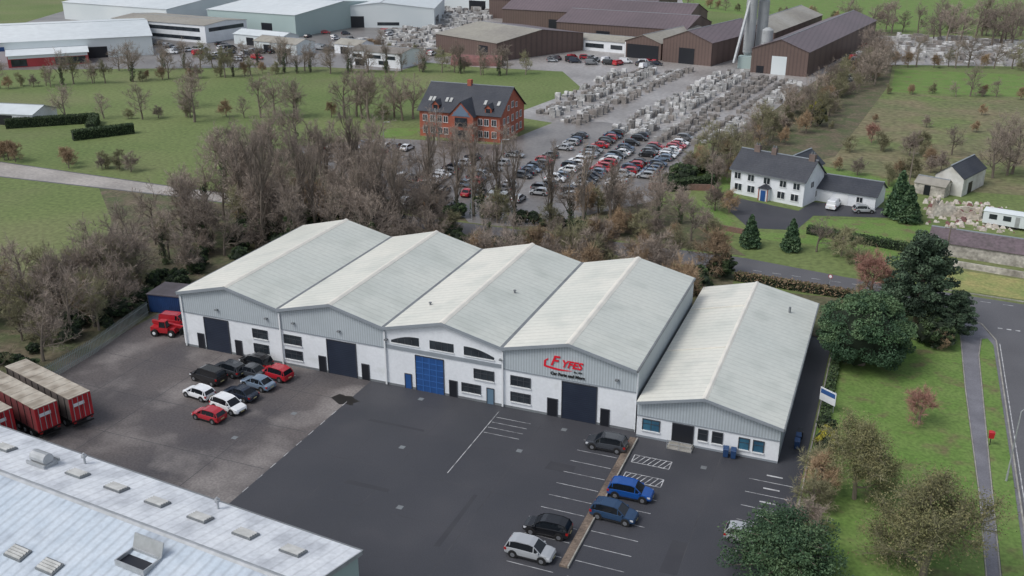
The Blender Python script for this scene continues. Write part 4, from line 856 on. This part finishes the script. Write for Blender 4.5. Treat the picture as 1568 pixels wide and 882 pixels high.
def leafy(seed,h):
    b=bare(seed,h,.7,kids=(9,6,4),tw=12); rng=np.random.default_rng(seed)
    idx=[i for i,f in enumerate(b.f) if b.m[i]==1]
    for _ in range(3):
        pick=rng.choice(idx,int(len(idx)*.8)); C=np.array([b.v[b.f[i][2]] for i in pick]); C=C+rng.normal(size=C.shape)*.22
        b.arr(leafquads(rng,C,len(C),.07),[int(x) for x in rng.choice([2,2,3],len(C))])
    return b
T['leafy']=[mk('deciduous_tree',leafy(i,9),[bark,twigo,olive,olived]) for i in (91,92)]
T['reddish']=[mk('bare_tree',bare(95,7,.6,tw=10),[bark,mat('red_twigs',(.34,.19,.15),None,rough=.95,rnd_amt=.1),ivy,ivyd])]
NM={'bare':'bare_tree','ivy':'ivy_clad_tree','pop':'poplar_tree','shrub':'bare_shrub','oliv':'bare_tree','ball':'evergreen_tree','bush':'evergreen_bush','ybush':'yellow_shrub','cone':'conifer_tree','pine':'pine_tree','near':'conifer_tree','leafy':'deciduous_tree','reddish':'bare_tree'}
def tree(k,x,y,s=1,parent=None,sz=None):
    return add(NM[k],rnd.choice(T[k]),parent,(x,y,0),rnd.uniform(0,6.28),(s,s,sz if sz else s*rnd.uniform(.9,1.1)))
tree('ball',0,119.5,1.03,sz=1.0); tree('pine',6.2,134,.95); tree('leafy',1.2,88,1.0); tree('leafy',7.5,77.5,1.4,sz=1.15); tree('reddish',7,106,.75); tree('near',-3.8,73.3,.95,sz=.80)
tree('shrub',-2.4,84.5,.75); tree('shrub',-2.2,87.5,.8); tree('shrub',-2.6,91,.7); tree('shrub',-2.4,80.5,.7); tree('ybush',-2.5,96.5,1); tree('ybush',-2.2,98.6,.8); tree('bush',-2.6,101,.7); tree('bush',-2.7,94.3,.6); tree('leafy',.5,128,.55)
tree('cone',-20.3,160,.85); tree('cone',-13.6,160.5,.8); tree('cone',2.5,187,1.25,sz=1.35); tree('cone',4.2,184.5,1.1)
tree('shrub',-5.5,161,.9); tree('bare',-9.5,161.5,.55); tree('shrub',-3,157.5,.8)
for x,y,s in ((2,146.5,.7),(-1,141,.6),(3,139,.7),(9.5,134,.6),(9,128,.55)): tree('shrub',x,y,s)
tree('reddish',0,143,1.15); tree('bush',8.5,129,1.6); tree('bush',4,125.5,1.0); tree('pine',11,133,.5)
# woodland to the left of the yard
for i in range(84):
    x=rnd.uniform(-128,-97); y=rnd.uniform(84,146)
    if x<-115-(max(0,y-118))*.35 and y>96: continue
    tree(rnd.choice(['bare','bare','oliv','bare','shrub','ivy','ivy']),x,y,rnd.uniform(.6,.95))
for i in range(46): tree(rnd.choice(['bush','shrub','bush','bush']),rnd.uniform(-104,-94.8),rnd.uniform(76,124),rnd.uniform(.5,1.05))
for i in range(22): tree(rnd.choice(['oliv','oliv','bare']),rnd.uniform(-122,-97),rnd.uniform(68,98),rnd.uniform(.55,.85))
# behind the warehouse
for i in range(26): tree(rnd.choice(['ivy','ivy','bare']),rnd.uniform(-116,-72),rnd.uniform(127,146),rnd.uniform(.75,1.1))
for i in range(9): tree('pop',rnd.uniform(-112,-76),rnd.uniform(128,146),rnd.uniform(.75,1.0))
for i in range(22): tree(rnd.choice(['bare','ivy','shrub']),rnd.uniform(-76,-46),rnd.uniform(127,145),rnd.uniform(.5,.75))
for i in range(26): tree(rnd.choice(['shrub','shrub','shrub','bush']),rnd.uniform(-52,-24),rnd.uniform(127,145),rnd.uniform(.8,1.35))
for i in range(8): tree(rnd.choice(['bare','oliv']),rnd.uniform(-50,-26),rnd.uniform(130,145),rnd.uniform(.55,.75))
for i in range(76): tree(rnd.choice(['bush','bush','shrub']),rnd.uniform(-106,-22),rnd.uniform(124.5,146),rnd.uniform(.7,1.5))
for x in (-104,-97,-90,-80,-75,-70,-66,-60,-54,-48,-43): tree('pop',x+rnd.uniform(-2,2),157+rnd.uniform(-1,2),rnd.uniform(.7,1.0))
for i in range(24): tree(rnd.choice(['bush','shrub','ivy','bush']),rnd.uniform(-98,-40),rnd.uniform(155.5,158.5),rnd.uniform(.5,1.1))
for i in range(30): tree(rnd.choice(['shrub','ivy','bare']),rnd.uniform(-54,-26),rnd.uniform(157,180),rnd.uniform(.55,.9))
for i in range(24): tree(rnd.choice(['bare','ivy','bare']),rnd.uniform(-138,-98),rnd.uniform(157,188),rnd.uniform(.7,1.05))
for i in range(18): tree('bare',rnd.uniform(-128,-82),rnd.uniform(160,208),rnd.uniform(.5,.8))
for i in range(18): tree('shrub',rnd.uniform(-200,-105),rnd.uniform(157,161),rnd.uniform(.4,.8))
for i in range(95):
    t=rnd.random(); y=195+t*150; x=-39+ t*25+rnd.uniform(-3,10*(1-t*.3)); 
    if x>-26 and y<222: continue
    tree(rnd.choice(['shrub','shrub','bare','oliv']),x,y,rnd.uniform(.5,1.0))
for i in range(16): tree('bare',rnd.uniform(-14,-5),rnd.uniform(330,400),rnd.uniform(.8,1.1))
for i in range(10): tree('bush',rnd.uniform(-42,-36),rnd.uniform(192,212),rnd.uniform(.9,1.4))
e=empty('distant_treeline')
def row(pts,step,kinds,s0,s1,jit=2.5):
    for (x0,y0),(x1,y1) in zip(pts[:-1],pts[1:]):
        l=math.hypot(x1-x0,y1-y0);n=max(1,int(l/step))
        for i in range(n):
            t=(i+rnd.random()*.7)/n; tree(rnd.choice(kinds),x0+(x1-x0)*t+rnd.uniform(-jit,jit),y0+(y1-y0)*t+rnd.uniform(-jit,jit),rnd.uniform(s0,s1),e)
row([(-205,196),(-165,215),(-115,232)],5,['bare','bare','shrub'],.5,1.1)
for x,y,s in ((-172,206,1.15),(-158,222,1.0),(-130,224,1.2),(-136,228,1.1),(-122,228,1.0),(-186,222,.9)): tree('bare',x,y,s,e)
row([(-262,222),(-230,248),(-192,282),(-150,300),(-118,306)],3.2,['bare','oliv','shrub','ivy'],.5,.95)
row([(-250,262),(-200,300)],5,['bare','oliv','ivy'],.6,.9)
row([(-4,318),(60,326)],4,['shrub','bare'],.4,.8); row([(-8,372),(75,385)],4,['shrub','bare','oliv'],.6,1.0); row([(0,208),(8,224),(6,250)],5,['shrub'],.5,.8)
row([(-14,235),(40,245)],7,['bare','shrub'],.5,1.0); row([(20,225),(50,232)],3,['bare','ivy','oliv'],.8,1.2); row([(-10,262),(40,290)],9,['shrub'],.3,.6,12)
row([(-30,470),(90,480)],5,['bare','bare','shrub'],.8,1.5,6); row([(10,440),(90,470)],4,['bare'],1.0,1.7,8)
row([(-320,560),(-120,545),(0,500)],7,['shrub','bare'],.5,1.1); row([(-300,640),(200,700)],8,['shrub','bare'],.5,1.1); row([(60,520),(120,640)],10,['shrub'],.6,.9); row([(-180,545),(-170,690)],10,['shrub'],.5,.8)
row([(-200,345),(-168,330)],4,['bare','shrub'],.5,.8); row([(-15,215),(5,216)],3.5,['shrub','bush'],.5,.9)
tree('ybush',-19,262,1.8,e,sz=3.0); tree('reddish',-5,247,.7,e)
def hedge(name,pts,w,h,mats=(ivy,ivyd)):
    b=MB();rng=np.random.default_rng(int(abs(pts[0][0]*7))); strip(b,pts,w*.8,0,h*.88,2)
    for (x0,y0),(x1,y1) in zip(pts[:-1],pts[1:]):
        l=math.hypot(x1-x0,y1-y0); n=int(l*w*55+l*h*60); t=rng.random((n,1)); 
        off=rng.uniform(-.5,.5,(n,1))*w; z=rng.uniform(0,1,(n,1))*h; f=rng.random((n,1))
        off=np.where(f<.5,np.sign(off)*w*.48,off); z=np.where(f>=.5,h*.97,z)
        dx,dy=(x1-x0)/l,(y1-y0)/l
        C=np.concatenate([x0+dx*l*t-dy*off,y0+dy*l*t+dx*off,z],1)+rng.normal(size=(n,3))*.10
        b.arr(leafquads(rng,C,n,.17),[int(q) for q in rng.choice([0,0,1],n)])
    b.obj(name,[*mats,core])
hedge('clipped_hedge',[(-212,182),(-196,196),(-188,186)],2.2,2.4); hedge('clipped_hedge',[(-186,178),(-178,190)],2.2,2.4)
hedge('garden_hedge',[(-41,188),(-34,194),(-36,214)],1.8,2.2); hedge('boundary_hedge',[(-3.0,101.5),(-3.0,120)],.8,.9); hedge('roadside_hedge',[(-20,143.5),(-4,142.2),(5,140.5)],1.2,1.3,(twig2,olived)); hedge('garden_hedge',[(-12,171),(8,166.5)],1.4,1.4)
# ------------------------------------------------------------------ light, sky, camera
w=D.worlds.new('World'); SC.world=w; w.use_nodes=True; nt=w.node_tree; bg=nt.nodes['Background']
sky=nt.nodes.new('ShaderNodeTexSky'); sky.sky_type='NISHITA'; sky.sun_disc=False; el=math.radians(52); az=math.radians(222)
sky.sun_elevation=el; sky.sun_rotation=az; sky.dust_density=2.5; sky.air_density=1.0
hs_=nt.nodes.new('ShaderNodeHueSaturation'); hs_.inputs['Saturation'].default_value=.5; nt.links.new(sky.outputs[0],hs_.inputs['Color']); nt.links.new(hs_.outputs[0],bg.inputs['Color']); bg.inputs['Strength'].default_value=.15
s=D.lights.new('sun','SUN'); s.energy=1.4; s.angle=math.radians(22); s.color=(1,.98,.95); so=add('sun',s)
d=Vector((math.sin(az)*math.cos(el),math.cos(az)*math.cos(el),math.sin(el))); so.rotation_euler=(-d).to_track_quat('-Z','Y').to_euler()
c=D.cameras.new('camera'); c.lens=34.28; c.sensor_width=36; c.clip_end=6000; c.clip_start=.5
co=D.objects.new('camera',c); COL.objects.link(co); co.location=(0,0,55); co.rotation_mode='XYZ'
co.rotation_euler=(math.radians(90-21.83),0,math.radians(21.70)); SC.camera=co
SC.view_settings.view_transform='Standard'; SC.view_settings.look='None'; SC.view_settings.exposure=0
